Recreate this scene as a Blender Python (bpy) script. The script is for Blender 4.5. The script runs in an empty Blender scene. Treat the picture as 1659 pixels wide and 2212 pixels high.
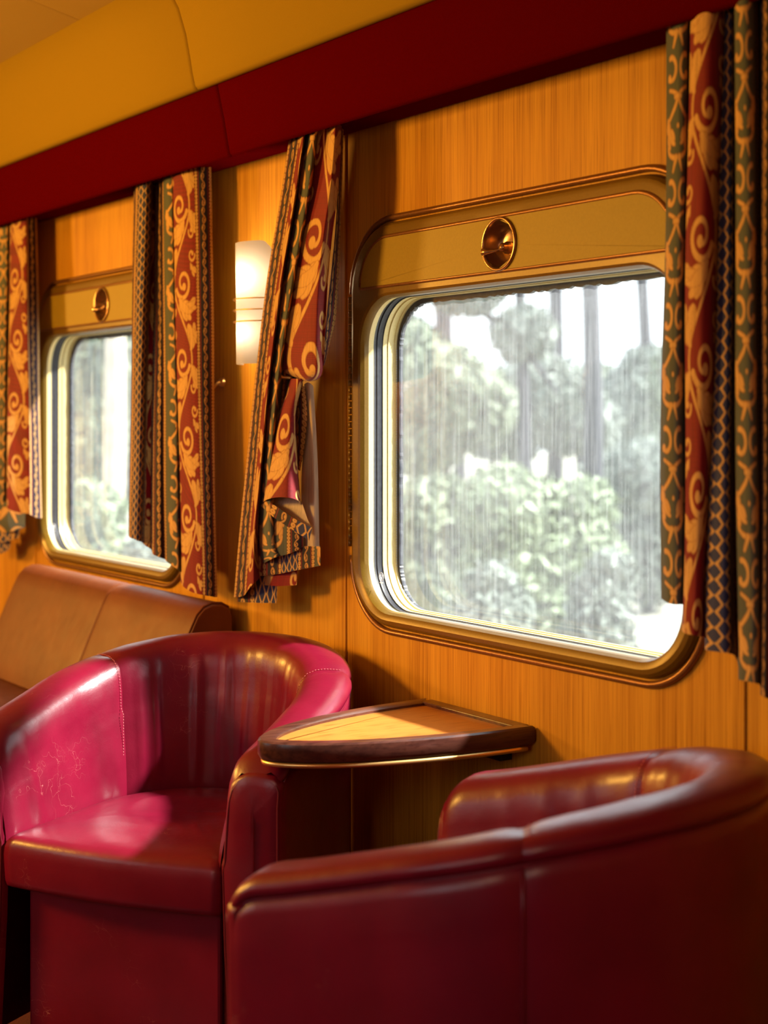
import bpy, math, random
import numpy as np
from mathutils import Vector
random.seed(7)
RNG = np.random.default_rng(7)
scene = bpy.context.scene
col = scene.collection

# ------------------------------------------------------------------ camera
FPX, CX, HZ = 3300.0, 829.5, 905.0
CAM = np.array([0.0, -1.8, 1.25])
TH = math.atan((CX + 1400.0) / FPX)
ST, CT = math.sin(TH), math.cos(TH)
FW = np.array([-CT, ST, 0.0])
RT = np.array([ST, CT, 0.0])

cd = bpy.data.cameras.new('camera')
cam = bpy.data.objects.new('camera', cd)
col.objects.link(cam)
scene.camera = cam
cam.location = CAM
cam.rotation_euler = (math.pi / 2, 0, math.atan2(-FW[0], FW[1]))
cd.sensor_fit = 'HORIZONTAL'
cd.sensor_width = 36.0
cd.lens = FPX / 1659.0 * 36.0
cd.shift_y = -(1106.0 - HZ) / 1659.0
cd.clip_start = 0.05
cd.clip_end = 300
cd.dof.use_dof = True
cd.dof.focus_distance = 3.05
cd.dof.aperture_fstop = 4.0


def wp(px, py, y):
    """world point on the plane y = const seen at a photo position"""
    r = FW + RT * ((px - CX) / FPX) + np.array([0, 0, 1.0]) * ((HZ - py) / FPX)
    return CAM + r * ((y - CAM[1]) / r[1])


# ------------------------------------------------------------------ world, sun, exposure
w = bpy.data.worlds.new('overcast_sky')
scene.world = w
w.use_nodes = True
bg = w.node_tree.nodes['Background']
bg.inputs['Color'].default_value = (0.86, 0.93, 1.0, 1)
bg.inputs['Strength'].default_value = 3.0
sd = bpy.data.lights.new('hazy_sun', 'SUN')
sun = bpy.data.objects.new('hazy_sun', sd)
col.objects.link(sun)
sd.energy = 20.0
sd.angle = math.radians(4)
sd.color = (1.0, 0.97, 0.92)
sun.rotation_euler = Vector((-0.42, -0.60, -0.68)).to_track_quat('-Z', 'Y').to_euler()

scene.view_settings.view_transform = 'Standard'
scene.view_settings.look = 'None'
scene.view_settings.exposure = 0.0
scene.view_settings.gamma = 1.0
scene.view_settings.use_curve_mapping = False
scene.cycles.max_bounces = 10
scene.cycles.diffuse_bounces = 5
scene.cycles.transparent_max_bounces = 24
scene.cycles.caustics_reflective = False
scene.cycles.caustics_refractive = False
scene.cycles.sample_clamp_indirect = 6.0

WARM = (1.0, 0.52, 0.085)
PITCH = 1.826                       # spacing of the window bays along the carriage


def area_light(name, loc, size, energy, color, direction, size_y=None, portal=False):
    l = bpy.data.lights.new(name, 'AREA')
    o = bpy.data.objects.new(name, l)
    col.objects.link(o)
    o.location = loc
    o.rotation_euler = Vector(direction).to_track_quat('-Z', 'Y').to_euler()
    l.size = size
    if size_y:
        l.shape = 'RECTANGLE'
        l.size_y = size_y
    l.energy = energy
    l.color = color
    if portal:
        l.cycles.is_portal = True
    return o


# daylight portals in the window openings (they steer sampling, they give no light of their own)
for k in (-2, -1, 0):
    area_light('window_portal', (-2.257 + PITCH * k, 0.13, 1.17), 0.96, 1, (1, 1, 1), (0, -1, 0), 0.68, True)

# ------------------------------------------------------------------ materials
MAT = {}


class NT:
    """small helper around a node tree"""

    def __init__(self, m):
        self.t = m.node_tree
        self.n = self.t.nodes
        self.l = self.t.links

    def new(self, kind, **kw):
        nd = self.n.new(kind)
        for k, v in kw.items():
            if k in nd.inputs.keys():
                nd.inputs[k].default_value = v
            else:
                setattr(nd, k, v)
        return nd

    def link(self, a, b):
        self.l.new(a, b)


def base(name, color, rough=0.5, metal=0.0, coat=0.0, spec=0.5):
    m = bpy.data.materials.new(name)
    m.use_nodes = True
    p = m.node_tree.nodes['Principled BSDF']
    p.inputs['Base Color'].default_value = (*color, 1)
    p.inputs['Roughness'].default_value = rough
    p.inputs['Metallic'].default_value = metal
    p.inputs['Coat Weight'].default_value = coat
    p.inputs['Specular IOR Level'].default_value = spec
    MAT[name] = m
    return m, NT(m), p


def noise_mix(t, p, c1, c2, scale, stretch=(1, 1, 1), detail=4, lo=0.35, hi=0.65, coord='Object', bump=0.0, bdist=0.001):
    tc = t.new('ShaderNodeTexCoord')
    mp = t.new('ShaderNodeMapping')
    mp.inputs['Scale'].default_value = stretch
    t.link(tc.outputs[coord], mp.inputs['Vector'])
    nz = t.new('ShaderNodeTexNoise', Scale=scale, Detail=detail)
    t.link(mp.outputs[0], nz.inputs['Vector'])
    cr = t.new('ShaderNodeValToRGB')
    cr.color_ramp.elements[0].position = lo
    cr.color_ramp.elements[1].position = hi
    cr.color_ramp.elements[0].color = (*c1, 1)
    cr.color_ramp.elements[1].color = (*c2, 1)
    t.link(nz.outputs['Fac'], cr.inputs['Fac'])
    t.link(cr.outputs['Color'], p.inputs['Base Color'])
    if bump:
        b = t.new('ShaderNodeBump', Strength=bump, Distance=bdist)
        t.link(nz.outputs['Fac'], b.inputs['Height'])
        t.link(b.outputs['Normal'], p.inputs['Normal'])
    return mp, nz, cr


def wood(name, c1, c2, c3, rough=0.42, xs=1.0, coat=0.0, along=(1, 1, 0.012)):
    m, t, p = base(name, c2, rough, coat=coat)
    p.inputs['Coat Roughness'].default_value = 0.25
    p.inputs['Specular IOR Level'].default_value = 0.12 if coat == 0 else 0.4
    mp, nz, cr = noise_mix(t, p, c1, c2, 150 * xs, along, 5, 0.36, 0.62)
    nz2 = t.new('ShaderNodeTexNoise', Scale=14 * xs, Detail=3)
    t.link(mp.outputs[0], nz2.inputs['Vector'])
    nz3 = t.new('ShaderNodeTexNoise', Scale=520 * xs, Detail=2)
    t.link(mp.outputs[0], nz3.inputs['Vector'])
    cr2 = t.new('ShaderNodeValToRGB')
    cr2.color_ramp.elements[0].position = 0.40
    cr2.color_ramp.elements[1].position = 0.62
    t.link(nz2.outputs['Fac'], cr2.inputs['Fac'])
    mx = t.new('ShaderNodeMix', data_type='RGBA')
    mul = t.new('ShaderNodeMath', operation='MULTIPLY')
    mul.inputs[1].default_value = 0.55
    t.link(cr2.outputs['Color'], mul.inputs[0])
    t.link(mul.outputs[0], mx.inputs['Factor'])
    t.link(cr.outputs['Color'], mx.inputs['A'])
    mx.inputs['B'].default_value = (*c3, 1)
    # thin dark pores
    cr3 = t.new('ShaderNodeValToRGB')
    cr3.color_ramp.elements[0].position = 0.33
    cr3.color_ramp.elements[1].position = 0.45
    cr3.color_ramp.elements[0].color = (0.62, 0.5, 0.42, 1)
    t.link(nz3.outputs['Fac'], cr3.inputs['Fac'])
    mm = t.new('ShaderNodeMix', data_type='RGBA', blend_type='MULTIPLY')
    mm.inputs['Factor'].default_value = 0.8
    t.link(mx.outputs['Result'], mm.inputs['A'])
    t.link(cr3.outputs['Color'], mm.inputs['B'])
    t.link(mm.outputs['Result'], p.inputs['Base Color'])
    return m


wood('teak_veneer', (0.40, 0.165, 0.014), (0.55, 0.255, 0.022), (0.66, 0.335, 0.032))
wood('table_veneer', (0.42, 0.150, 0.026), (0.49, 0.185, 0.034), (0.54, 0.22, 0.045), rough=0.3, xs=0.5, along=(1, 0.06, 1))
wood('dark_rosewood', (0.035, 0.010, 0.008), (0.09, 0.028, 0.018), (0.15, 0.05, 0.03), rough=0.28, xs=0.7, coat=0.3, along=(1, 0.07, 1))


def leather(name, c1, c2, rough, crack=True, coat=0.10, spec=0.42):
    m, t, p = base(name, c2, rough, coat=coat, spec=spec)
    p.inputs['Coat Roughness'].default_value = 0.22
    tc = t.new('ShaderNodeTexCoord')
    n1 = t.new('ShaderNodeTexNoise', Scale=9, Detail=4)
    t.link(tc.outputs['Object'], n1.inputs['Vector'])
    cr = t.new('ShaderNodeValToRGB')
    cr.color_ramp.elements[0].position = 0.3
    cr.color_ramp.elements[1].position = 0.7
    cr.color_ramp.elements[0].color = (*c1, 1)
    cr.color_ramp.elements[1].color = (*c2, 1)
    t.link(n1.outputs['Fac'], cr.inputs['Fac'])
    out = cr.outputs['Color']
    # pebble grain
    v = t.new('ShaderNodeTexVoronoi', Scale=520)
    t.link(tc.outputs['Object'], v.inputs['Vector'])
    n2 = t.new('ShaderNodeTexNoise', Scale=28, Detail=5)
    t.link(tc.outputs['Object'], n2.inputs['Vector'])
    b1 = t.new('ShaderNodeBump', Strength=0.12, Distance=0.0006)
    t.link(v.outputs['Distance'], b1.inputs['Height'])
    b2 = t.new('ShaderNodeBump', Strength=0.22, Distance=0.004)
    t.link(n2.outputs['Fac'], b2.inputs['Height'])
    t.link(b1.outputs['Normal'], b2.inputs['Normal'])
    t.link(b2.outputs['Normal'], p.inputs['Normal'])
    if crack:
        # pale worn creases: edges of large warped cells, broken up by noise
        n3 = t.new('ShaderNodeTexNoise', Scale=13, Detail=3)
        t.link(tc.outputs['Object'], n3.inputs['Vector'])
        ad = t.new('ShaderNodeMix', data_type='RGBA', blend_type='LINEAR_LIGHT')
        ad.inputs['Factor'].default_value = 0.12
        t.link(tc.outputs['Object'], ad.inputs['A'])
        t.link(n3.outputs['Color'], ad.inputs['B'])
        ve = t.new('ShaderNodeTexVoronoi', Scale=19, feature='DISTANCE_TO_EDGE')
        t.link(ad.outputs['Result'], ve.inputs['Vector'])
        lt = t.new('ShaderNodeMath', operation='LESS_THAN')
        lt.inputs[1].default_value = 0.0045
        t.link(ve.outputs['Distance'], lt.inputs[0])
        n4 = t.new('ShaderNodeTexNoise', Scale=7, Detail=2)
        t.link(tc.outputs['Object'], n4.inputs['Vector'])
        gt = t.new('ShaderNodeMapRange')
        gt.inputs['From Min'].default_value = 0.60
        gt.inputs['From Max'].default_value = 0.72
        t.link(n4.outputs['Fac'], gt.inputs['Value'])
        ml = t.new('ShaderNodeMath', operation='MULTIPLY')
        t.link(lt.outputs[0], ml.inputs[0])
        t.link(gt.outputs[0], ml.inputs[1])
        ml2 = t.new('ShaderNodeMath', operation='MULTIPLY')
        t.link(ml.outputs[0], ml2.inputs[0])
        ml2.inputs[1].default_value = 0.45
        mx = t.new('ShaderNodeMix', data_type='RGBA')
        t.link(ml2.outputs[0], mx.inputs['Factor'])
        t.link(out, mx.inputs['A'])
        mx.inputs['B'].default_value = (0.75, 0.32, 0.26, 1)
        out = mx.outputs['Result']
    t.link(out, p.inputs['Base Color'])
    rr = t.new('ShaderNodeMapRange')
    rr.inputs['To Min'].default_value = rough - 0.06
    rr.inputs['To Max'].default_value = rough + 0.08
    t.link(n2.outputs['Fac'], rr.inputs['Value'])
    t.link(rr.outputs[0], p.inputs['Roughness'])
    return m


leather('crimson_leather', (0.145, 0.0028, 0.017), (0.190, 0.0042, 0.023), 0.33)
leather('tan_leather', (0.13, 0.032, 0.008), (0.17, 0.044, 0.011), 0.5, crack=False, coat=0.0, spec=0.25)
base('crimson_piping', (0.12, 0.004, 0.012), 0.4)
base('thread', (0.62, 0.16, 0.16), 0.6)


def paint(name, c1, c2, rough, metal, bump=0.15, scale=260, spec=0.4):
    m, t, p = base(name, c1, rough, metal, spec=spec)
    noise_mix(t, p, c1, c2, scale, (1, 1, 1), 2, 0.3, 0.7, bump=bump, bdist=0.0008)
    return m


paint('gold_paint', (0.150, 0.078, 0.005), (0.172, 0.091, 0.006), 0.36, 0.15)
paint('hopper_paint', (0.30, 0.20, 0.018), (0.33, 0.22, 0.021), 0.5, 0.0, 0.08, 260, 0.2)
paint('bronze_bead', (0.20, 0.08, 0.025), (0.26, 0.11, 0.035), 0.3, 0.5)
paint('cream_paint', (0.72, 0.55, 0.24), (0.78, 0.61, 0.28), 0.35, 0.0, 0.05)
paint('bronze_cup', (0.36, 0.20, 0.10), (0.42, 0.24, 0.12), 0.22, 0.8, 0.02)
base('brass', (0.85, 0.55, 0.20), 0.32, 0.9)
paint('black_rubber', (0.018, 0.020, 0.030), (0.035, 0.038, 0.05), 0.5, 0.0, 0.3, 90)
base('spacer_grey', (0.55, 0.58, 0.65), 0.4)
paint('vinyl_yellow', (0.27, 0.165, 0.014), (0.29, 0.178, 0.016), 0.6, 0.0, 0.06, 700, 0.0)
paint('vinyl_tan', (0.36, 0.23, 0.06), (0.38, 0.245, 0.065), 0.6, 0.0, 0.06, 700, 0.0)
paint('vinyl_crimson', (0.068, 0.0008, 0.0010), (0.076, 0.0010, 0.0012), 0.6, 0.0, 0.1, 900)
for nd in MAT['vinyl_crimson'].node_tree.nodes:
    if nd.type == 'BSDF_PRINCIPLED':
        nd.inputs['Specular IOR Level'].default_value = 0.0
        nd.inputs['Coat Weight'].default_value = 0.0
paint('carpet', (0.06, 0.012, 0.015), (0.12, 0.025, 0.03), 0.95, 0.0, 0.5, 300)
paint('plain_panel', (0.42, 0.19, 0.05), (0.46, 0.21, 0.06), 0.5, 0.0, 0.05)
base('etched_white', (0.9, 0.9, 0.92), 0.6)

# window glass: clear, slightly reflective; outer pane dusty and streaked
def glass(name, dirt):
    m = bpy.data.materials.new(name)
    m.use_nodes = True
    t = NT(m)
    for nd in list(t.n):
        t.n.remove(nd)
    out = t.new('ShaderNodeOutputMaterial')
    tr = t.new('ShaderNodeBsdfTransparent', Color=(0.95, 0.97, 0.96, 1))
    gl = t.new('ShaderNodeBsdfGlossy', Roughness=0.02)
    fr = t.new('ShaderNodeFresnel', IOR=1.45)
    mg = t.new('ShaderNodeMixShader')
    t.link(fr.outputs[0], mg.inputs[0])
    t.link(tr.outputs[0], mg.inputs[1])
    t.link(gl.outputs[0], mg.inputs[2])
    if not dirt:
        t.link(mg.outputs[0], out.inputs['Surface'])
    else:
        tc = t.new('ShaderNodeTexCoord')
        mp = t.new('ShaderNodeMapping')
        mp.inputs['Scale'].default_value = (1, 1, 0.04)
        t.link(tc.outputs['Object'], mp.inputs['Vector'])
        n1 = t.new('ShaderNodeTexNoise', Scale=150, Detail=5)
        t.link(mp.outputs[0], n1.inputs['Vector'])
        n2 = t.new('ShaderNodeTexNoise', Scale=5, Detail=5)
        t.link(tc.outputs['Object'], n2.inputs['Vector'])
        n3 = t.new('ShaderNodeTexNoise', Scale=420, Detail=1)
        t.link(tc.outputs['Object'], n3.inputs['Vector'])
        r1 = t.new('ShaderNodeMapRange')
        r1.inputs['From Min'].default_value = 0.42
        r1.inputs['From Max'].default_value = 0.75
        r1.inputs['To Max'].default_value = 0.05
        t.link(n1.outputs['Fac'], r1.inputs['Value'])
        r2 = t.new('ShaderNodeMapRange')
        r2.inputs['From Min'].default_value = 0.30
        r2.inputs['From Max'].default_value = 0.75
        r2.inputs['To Min'].default_value = dirt * 0.65
        r2.inputs['To Max'].default_value = dirt * 1.35
        t.link(n2.outputs['Fac'], r2.inputs['Value'])
        r3 = t.new('ShaderNodeMapRange')
        r3.inputs['From Min'].default_value = 0.70
        r3.inputs['From Max'].default_value = 0.78
        r3.inputs['To Max'].default_value = 0.10
        t.link(n3.outputs['Fac'], r3.inputs['Value'])
        a1 = t.new('ShaderNodeMath', operation='ADD')
        t.link(r1.outputs[0], a1.inputs[0])
        t.link(r2.outputs[0], a1.inputs[1])
        a2 = t.new('ShaderNodeMath', operation='ADD', use_clamp=True)
        t.link(a1.outputs[0], a2.inputs[0])
        t.link(r3.outputs[0], a2.inputs[1])
        tl = t.new('ShaderNodeBsdfTranslucent', Color=(0.80, 0.82, 0.84, 1))
        mx = t.new('ShaderNodeMixShader')
        t.link(a2.outputs[0], mx.inputs[0])
        t.link(mg.outputs[0], mx.inputs[1])
        t.link(tl.outputs[0], mx.inputs[2])
        t.link(mx.outputs[0], out.inputs['Surface'])
    MAT[name] = m
    return m


glass('clear_glass', 0)
glass('dusty_glass', 0.06)


def cloth_material(name, attr=None, color=None, trans=0.15):
    m, t, p = base(name, color or (0.5, 0.5, 0.5), 0.75, spec=0.25)
    p.inputs['Sheen Weight'].default_value = 0.1
    out = t.n['Material Output']
    tc = t.new('ShaderNodeTexCoord')
    mp = t.new('ShaderNodeMapping')
    mp.inputs['Scale'].default_value = (1, 1, 0.03)
    t.link(tc.outputs['Object'], mp.inputs['Vector'])
    nz = t.new('ShaderNodeTexNoise', Scale=420, Detail=2)
    t.link(mp.outputs[0], nz.inputs['Vector'])
    mr = t.new('ShaderNodeMapRange')
    mr.inputs['From Min'].default_value = 0.3
    mr.inputs['From Max'].default_value = 0.7
    mr.inputs['To Min'].default_value = 0.78
    mr.inputs['To Max'].default_value = 1.12
    t.link(nz.outputs['Fac'], mr.inputs['Value'])
    vm = t.new('ShaderNodeVectorMath', operation='SCALE')
    if attr:
        at = t.new('ShaderNodeAttribute', attribute_name=attr)
        t.link(at.outputs['Color'], vm.inputs[0])
    else:
        vm.inputs[0].default_value = color
    t.link(mr.outputs[0], vm.inputs['Scale'])
    t.link(vm.outputs[0], p.inputs['Base Color'])
    b = t.new('ShaderNodeBump', Strength=0.25, Distance=0.0006)
    t.link(nz.outputs['Fac'], b.inputs['Height'])
    t.link(b.outputs['Normal'], p.inputs['Normal'])
    tl = t.new('ShaderNodeBsdfTranslucent')
    t.link(vm.outputs[0], tl.inputs['Color'])
    mx = t.new('ShaderNodeMixShader')
    mx.inputs[0].default_value = trans
    t.link(p.outputs[0], mx.inputs[1])
    t.link(tl.outputs[0], mx.inputs[2])
    t.link(mx.outputs[0], out.inputs['Surface'])
    return m


cloth_material('brocade', attr='weave', trans=0.12)
cloth_material('lining', color=(0.55, 0.42, 0.30), trans=0.2)


def shade_glass():
    m = bpy.data.materials.new('frosted_shade')
    m.use_nodes = True
    t = NT(m)
    for nd in list(t.n):
        t.n.remove(nd)
    out = t.new('ShaderNodeOutputMaterial')
    tl = t.new('ShaderNodeBsdfTranslucent', Color=(0.17, 0.15, 0.125, 1))
    df = t.new('ShaderNodeBsdfDiffuse', Color=(0.9, 0.82, 0.74, 1))
    mx = t.new('ShaderNodeMixShader')
    mx.inputs[0].default_value = 0.25
    t.link(tl.outputs[0], mx.inputs[1])
    t.link(df.outputs[0], mx.inputs[2])
    t.link(mx.outputs[0], out.inputs['Surface'])
    MAT['frosted_shade'] = m


shade_glass()


def emissive(name, color, strength):
    m, t, p = base(name, color, 0.5)
    p.inputs['Emission Color'].default_value = (*color, 1)
    p.inputs['Emission Strength'].default_value = strength
    return m


emissive('bulb_glow', (1.0, 0.78, 0.48), 60.0)


def leafy(name, c1, c2, sc=1.5):
    m, t, p = base(name, c1, 0.6)
    noise_mix(t, p, c1, c2, sc, (1, 1, 1), 3, 0.3, 0.7)
    return m


leafy('leaf_green', (0.12, 0.155, 0.095), (0.21, 0.25, 0.165))
leafy('leaf_grey', (0.12, 0.15, 0.125), (0.20, 0.23, 0.20))
leafy('leaf_lime', (0.16, 0.21, 0.12), (0.25, 0.305, 0.195))
leafy('bark_dark', (0.012, 0.013, 0.022), (0.03, 0.03, 0.042), 8)
leafy('bark_pale', (0.50, 0.40, 0.30), (0.70, 0.60, 0.48), 6)
leafy('bank_scrub', (0.03, 0.035, 0.03), (0.06, 0.07, 0.06), 1.2)
leafy('dry_ground', (0.24, 0.24, 0.18), (0.32, 0.30, 0.25), 0.8)

# ------------------------------------------------------------------ mesh helpers
def make(name, verts, faces, mat, parent=None, smooth=True, link=True):
    me = bpy.data.meshes.new(name)
    me.from_pydata([tuple(map(float, v)) for v in verts], [], faces)
    me.update()
    if smooth:
        me.polygons.foreach_set('use_smooth', [True] * len(me.polygons))
    o = bpy.data.objects.new(name, me)
    col.objects.link(o)
    if mat:
        me.materials.append(MAT[mat])
    if parent:
        o.parent = parent
    return o


def empty(name, loc=(0, 0, 0), rz=0.0):
    o = bpy.data.objects.new(name, None)
    col.objects.link(o)
    o.location = loc
    o.rotation_euler = (0, 0, rz)
    o.empty_display_size = 0.1
    return o


def tag(o, label=None, cat=None, group=None, kind=None):
    if label:
        o['label'] = label
    if cat:
        o['category'] = cat
    if group:
        o['group'] = group
    if kind:
        o['kind'] = kind
    return o


def children(o):
    return [c for c in bpy.data.objects if c.parent == o]


def copy_tree(o, parent=None):
    c = o.copy()
    col.objects.link(c)
    c.parent = parent
    for ch in children(o):
        copy_tree(ch, c)
    return c


def sharp(o, ang=40):
    m = o.modifiers.new('edge', 'EDGE_SPLIT')
    m.split_angle = math.radians(ang)
    return o


def box_vf(x0, x1, y0, y1, z0, z1):
    v = [(x, y, z) for z in (z0, z1) for y in (y0, y1) for x in (x0, x1)]
    f = [(0, 2, 3, 1), (4, 5, 7, 6), (0, 1, 5, 4), (2, 6, 7, 3), (0, 4, 6, 2), (1, 3, 7, 5)]
    return v, f


def box(name, x0, x1, y0, y1, z0, z1, mat, parent=None, bevel=0.0):
    o = make(name, *box_vf(x0, x1, y0, y1, z0, z1), mat, parent, smooth=False)
    if bevel:
        b = o.modifiers.new('bevel', 'BEVEL')
        b.width = bevel
        b.segments = 2
    return o


def tube_vf(pts, r, n=8, caps=True, closed=False):
    pts = [Vector(p) for p in pts]
    rs = r if isinstance(r, (list, tuple)) else [r] * len(pts)
    V, F = [], []
    m = len(pts)
    prev = None
    for i, p in enumerate(pts):
        if closed:
            d = pts[(i + 1) % m] - pts[i - 1]
        else:
            d = pts[min(i + 1, m - 1)] - pts[max(i - 1, 0)]
        d.normalize()
        if prev is None:
            a = d.orthogonal().normalized()
        else:
            a = (prev - d * prev.dot(d))
            a = a.normalized() if a.length > 1e-6 else d.orthogonal().normalized()
        prev = a
        b = d.cross(a)
        for k in range(n):
            t = 2 * math.pi * k / n
            V.append(p + (a * math.cos(t) + b * math.sin(t)) * rs[i])
    for i in range(m if closed else m - 1):
        j = (i + 1) % m
        for k in range(n):
            F.append((i * n + k, i * n + (k + 1) % n, j * n + (k + 1) % n, j * n + k))
    if caps and not closed:
        F.append(tuple(range(n - 1, -1, -1)))
        F.append(tuple((m - 1) * n + k for k in range(n)))
    return V, F


def tube(name, pts, r, mat, parent=None, n=8, closed=False):
    return make(name, *tube_vf(pts, r, n, closed=closed), mat, parent)


def lathe_vf(profile, n=32, axis='y', centre=(0, 0, 0)):
    """profile: list of (radius, axial)"""
    V, F = [], []
    for (r, a) in profile:
        for k in range(n):
            t = 2 * math.pi * k / n
            c, s = r * math.cos(t), r * math.sin(t)
            if axis == 'y':
                V.append((centre[0] + c, centre[1] + a, centre[2] + s))
            else:
                V.append((centre[0] + c, centre[1] + s, centre[2] + a))
    m = len(profile)
    for i in range(m - 1):
        for k in range(n):
            F.append((i * n + k, i * n + (k + 1) % n, (i + 1) * n + (k + 1) % n, (i + 1) * n + k))
    return V, F


def join(*vfs):
    V, F = [], []
    for v, f in vfs:
        o = len(V)
        V += list(v)
        F += [tuple(i + o for i in q) for q in f]
    return V, F


def rrect(x0, x1, z0, z1, r, n=10, straight=6):
    """rounded rectangle in (x, z), counter-clockwise, straight sides subdivided; r may be 4 radii (bl, br, tr, tl)"""
    rs = r if isinstance(r, (list, tuple)) else (r,) * 4
    cs = [(x0 + rs[0], z0 + rs[0], math.pi, rs[0]), (x1 - rs[1], z0 + rs[1], 1.5 * math.pi, rs[1]),
          (x1 - rs[2], z1 - rs[2], 0, rs[2]), (x0 + rs[3], z1 - rs[3], 0.5 * math.pi, rs[3])]
    pts = []
    for i, (cx, cz, a0, rr) in enumerate(cs):
        arc = [(cx + rr * math.cos(a0 + 0.5 * math.pi * k / n), cz + rr * math.sin(a0 + 0.5 * math.pi * k / n)) for k in range(n + 1)]
        pts += arc
        nx = cs[(i + 1) % 4]
        q = (nx[0] + nx[3] * math.cos(nx[2]), nx[1] + nx[3] * math.sin(nx[2]))
        for s in range(1, straight):
            f = s / straight
            pts.append((arc[-1][0] + (q[0] - arc[-1][0]) * f, arc[-1][1] + (q[1] - arc[-1][1]) * f))
    return pts


def loft_rings(rings, closed=True):
    n = len(rings[0])
    V = [p for r in rings for p in r]
    F = []
    for i in range(len(rings) - 1):
        for k in range(n if closed else n - 1):
            j = (k + 1) % n
            F.append((i * n + k, i * n + j, (i + 1) * n + j, (i + 1) * n + k))
    return V, F


# ------------------------------------------------------------------ carriage shell
WIN = (-2.771, -1.742, 0.815, 1.660)         # outer frame of the main window
OPN = (-2.729, -1.784, 0.848, 1.503)         # clear opening
BAYS = (-4, -3, -2, -1, 0, 1)
YB = -2.75                                   # opposite wall


def hole_panel_vf(x0, x1, z0, z1, hole, y, th):
    hp = rrect(*hole)
    cx = (hole[0] + hole[1]) / 2
    cz = (hole[2] + hole[3]) / 2
    outer = []
    for (x, z) in hp:
        dx, dz = x - cx, z - cz
        s = min(((x1 - cx) / dx if dx > 0 else (x0 - cx) / dx) if abs(dx) > 1e-9 else 1e9,
                ((z1 - cz) / dz if dz > 0 else (z0 - cz) / dz) if abs(dz) > 1e-9 else 1e9)
        outer.append([cx + dx * s, cz + dz * s])
    for c in ((x0, z0), (x1, z0), (x1, z1), (x0, z1)):
        i = min(range(len(outer)), key=lambda k: (outer[k][0] - c[0]) ** 2 + (outer[k][1] - c[1]) ** 2)
        outer[i] = list(c)
    rings = [[(x, y + th, z) for x, z in outer], [(x, y, z) for x, z in outer], [(x, y, z) for x, z in hp],
             [(x, y + th, z) for x, z in hp], [(x, y + th, z) for x, z in outer]]
    return loft_rings(rings)


ZT = 2.06
wall = empty('wall_window_side')
tag(wall, kind='structure')
HOLE = (WIN[0] + 0.02, WIN[1] - 0.02, WIN[2] + 0.02, WIN[3] - 0.02, 0.12)
for k in BAYS:
    d = PITCH * k
    p0, p1 = -2.809 + d, -1.686 + d
    h = (HOLE[0] + d, HOLE[1] + d, HOLE[2], HOLE[3], HOLE[4])
    if k == 1:                               # unseen bay, window left out to keep sun off the near chair
        box('wood_panel', p0 + 0.001, p1 - 0.001, 0.0, 0.09, -0.02, ZT, 'teak_veneer', wall)
    else:
        sharp(make('wood_panel', *hole_panel_vf(p0 + 0.001, p1 - 0.001, -0.02, ZT, h, 0.0, 0.09), 'teak_veneer', wall))
    box('cover_strip', p0 - 0.040, p0, -0.004, 0.05, -0.02, ZT, 'teak_veneer', wall, 0.0025)
    box('cover_strip', p1, p1 + 0.030, -0.004, 0.05, -0.02, ZT, 'teak_veneer', wall, 0.0025)
    box('wood_panel', p1 + 0.031, p1 + PITCH - 1.123 - 0.041, 0.0, 0.09, -0.02, ZT, 'teak_veneer', wall)
XA, XB = -2.809 - 4 * PITCH - 0.04, -1.686 + PITCH + 0.663
box('wall_end_far', XA - 0.1, XA, YB, 0.09, -0.02, 2.5, 'plain_panel')['kind'] = 'structure'
box('wall_end_near', XB, XB + 0.1, YB, 0.09, -0.02, 2.5, 'plain_panel')['kind'] = 'structure'
fl = box('floor', XA, XB, YB, 0.09, -0.08, 0.0, 'carpet')
fl['kind'] = 'structure'
back = empty('wall_aisle_side')
tag(back, kind='structure')
AW = (-3.75, -2.72)                         # x of the windows across the aisle
for k in (-4, -3, -2, -1, 0, 1):
    p0 = -2.809 + PITCH * k - 0.04 - 0.95
    p1 = p0 + PITCH if k < 1 else XB
    h = (p0 + 0.50, p0 + 1.44, OPN[2], OPN[3], 0.1)
    if k not in (-1, 0, 1):                  # blank bays
        box('wood_panel', max(p0, XA) + 0.001, p1 - 0.001, YB - 0.09, YB, -0.02, ZT, 'teak_veneer', back)
        continue
    sharp(make('wood_panel', *hole_panel_vf(max(p0, XA) + 0.001, p1 - 0.001, -0.02, ZT, h, YB - 0.09, 0.09), 'teak_veneer', back))
    o = empty('window_%d' % (8 + k))
    tag(o, kind='structure')
    rr = [[(x, YB + yy, z) for x, z in rrect(h[0] - e, h[1] + e, h[2] - e, h[3] + e, 0.1 + e)] for e, yy in ((0.04, 0.0), (0.035, 0.015), (0.005, 0.015), (0.0, 0.0), (0.0, -0.09))]
    make('frame', *loft_rings(rr), 'gold_paint', o)
    p = rrect(*h)
    make('pane', [(x, YB - 0.08, z) for x, z in p], [tuple(range(len(p)))], 'clear_glass', o, smooth=False)

# ceiling: yellow cove panels, then the flatter tan panels up to the centre line
ceil = empty('ceiling')
tag(ceil, kind='structure')


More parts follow.
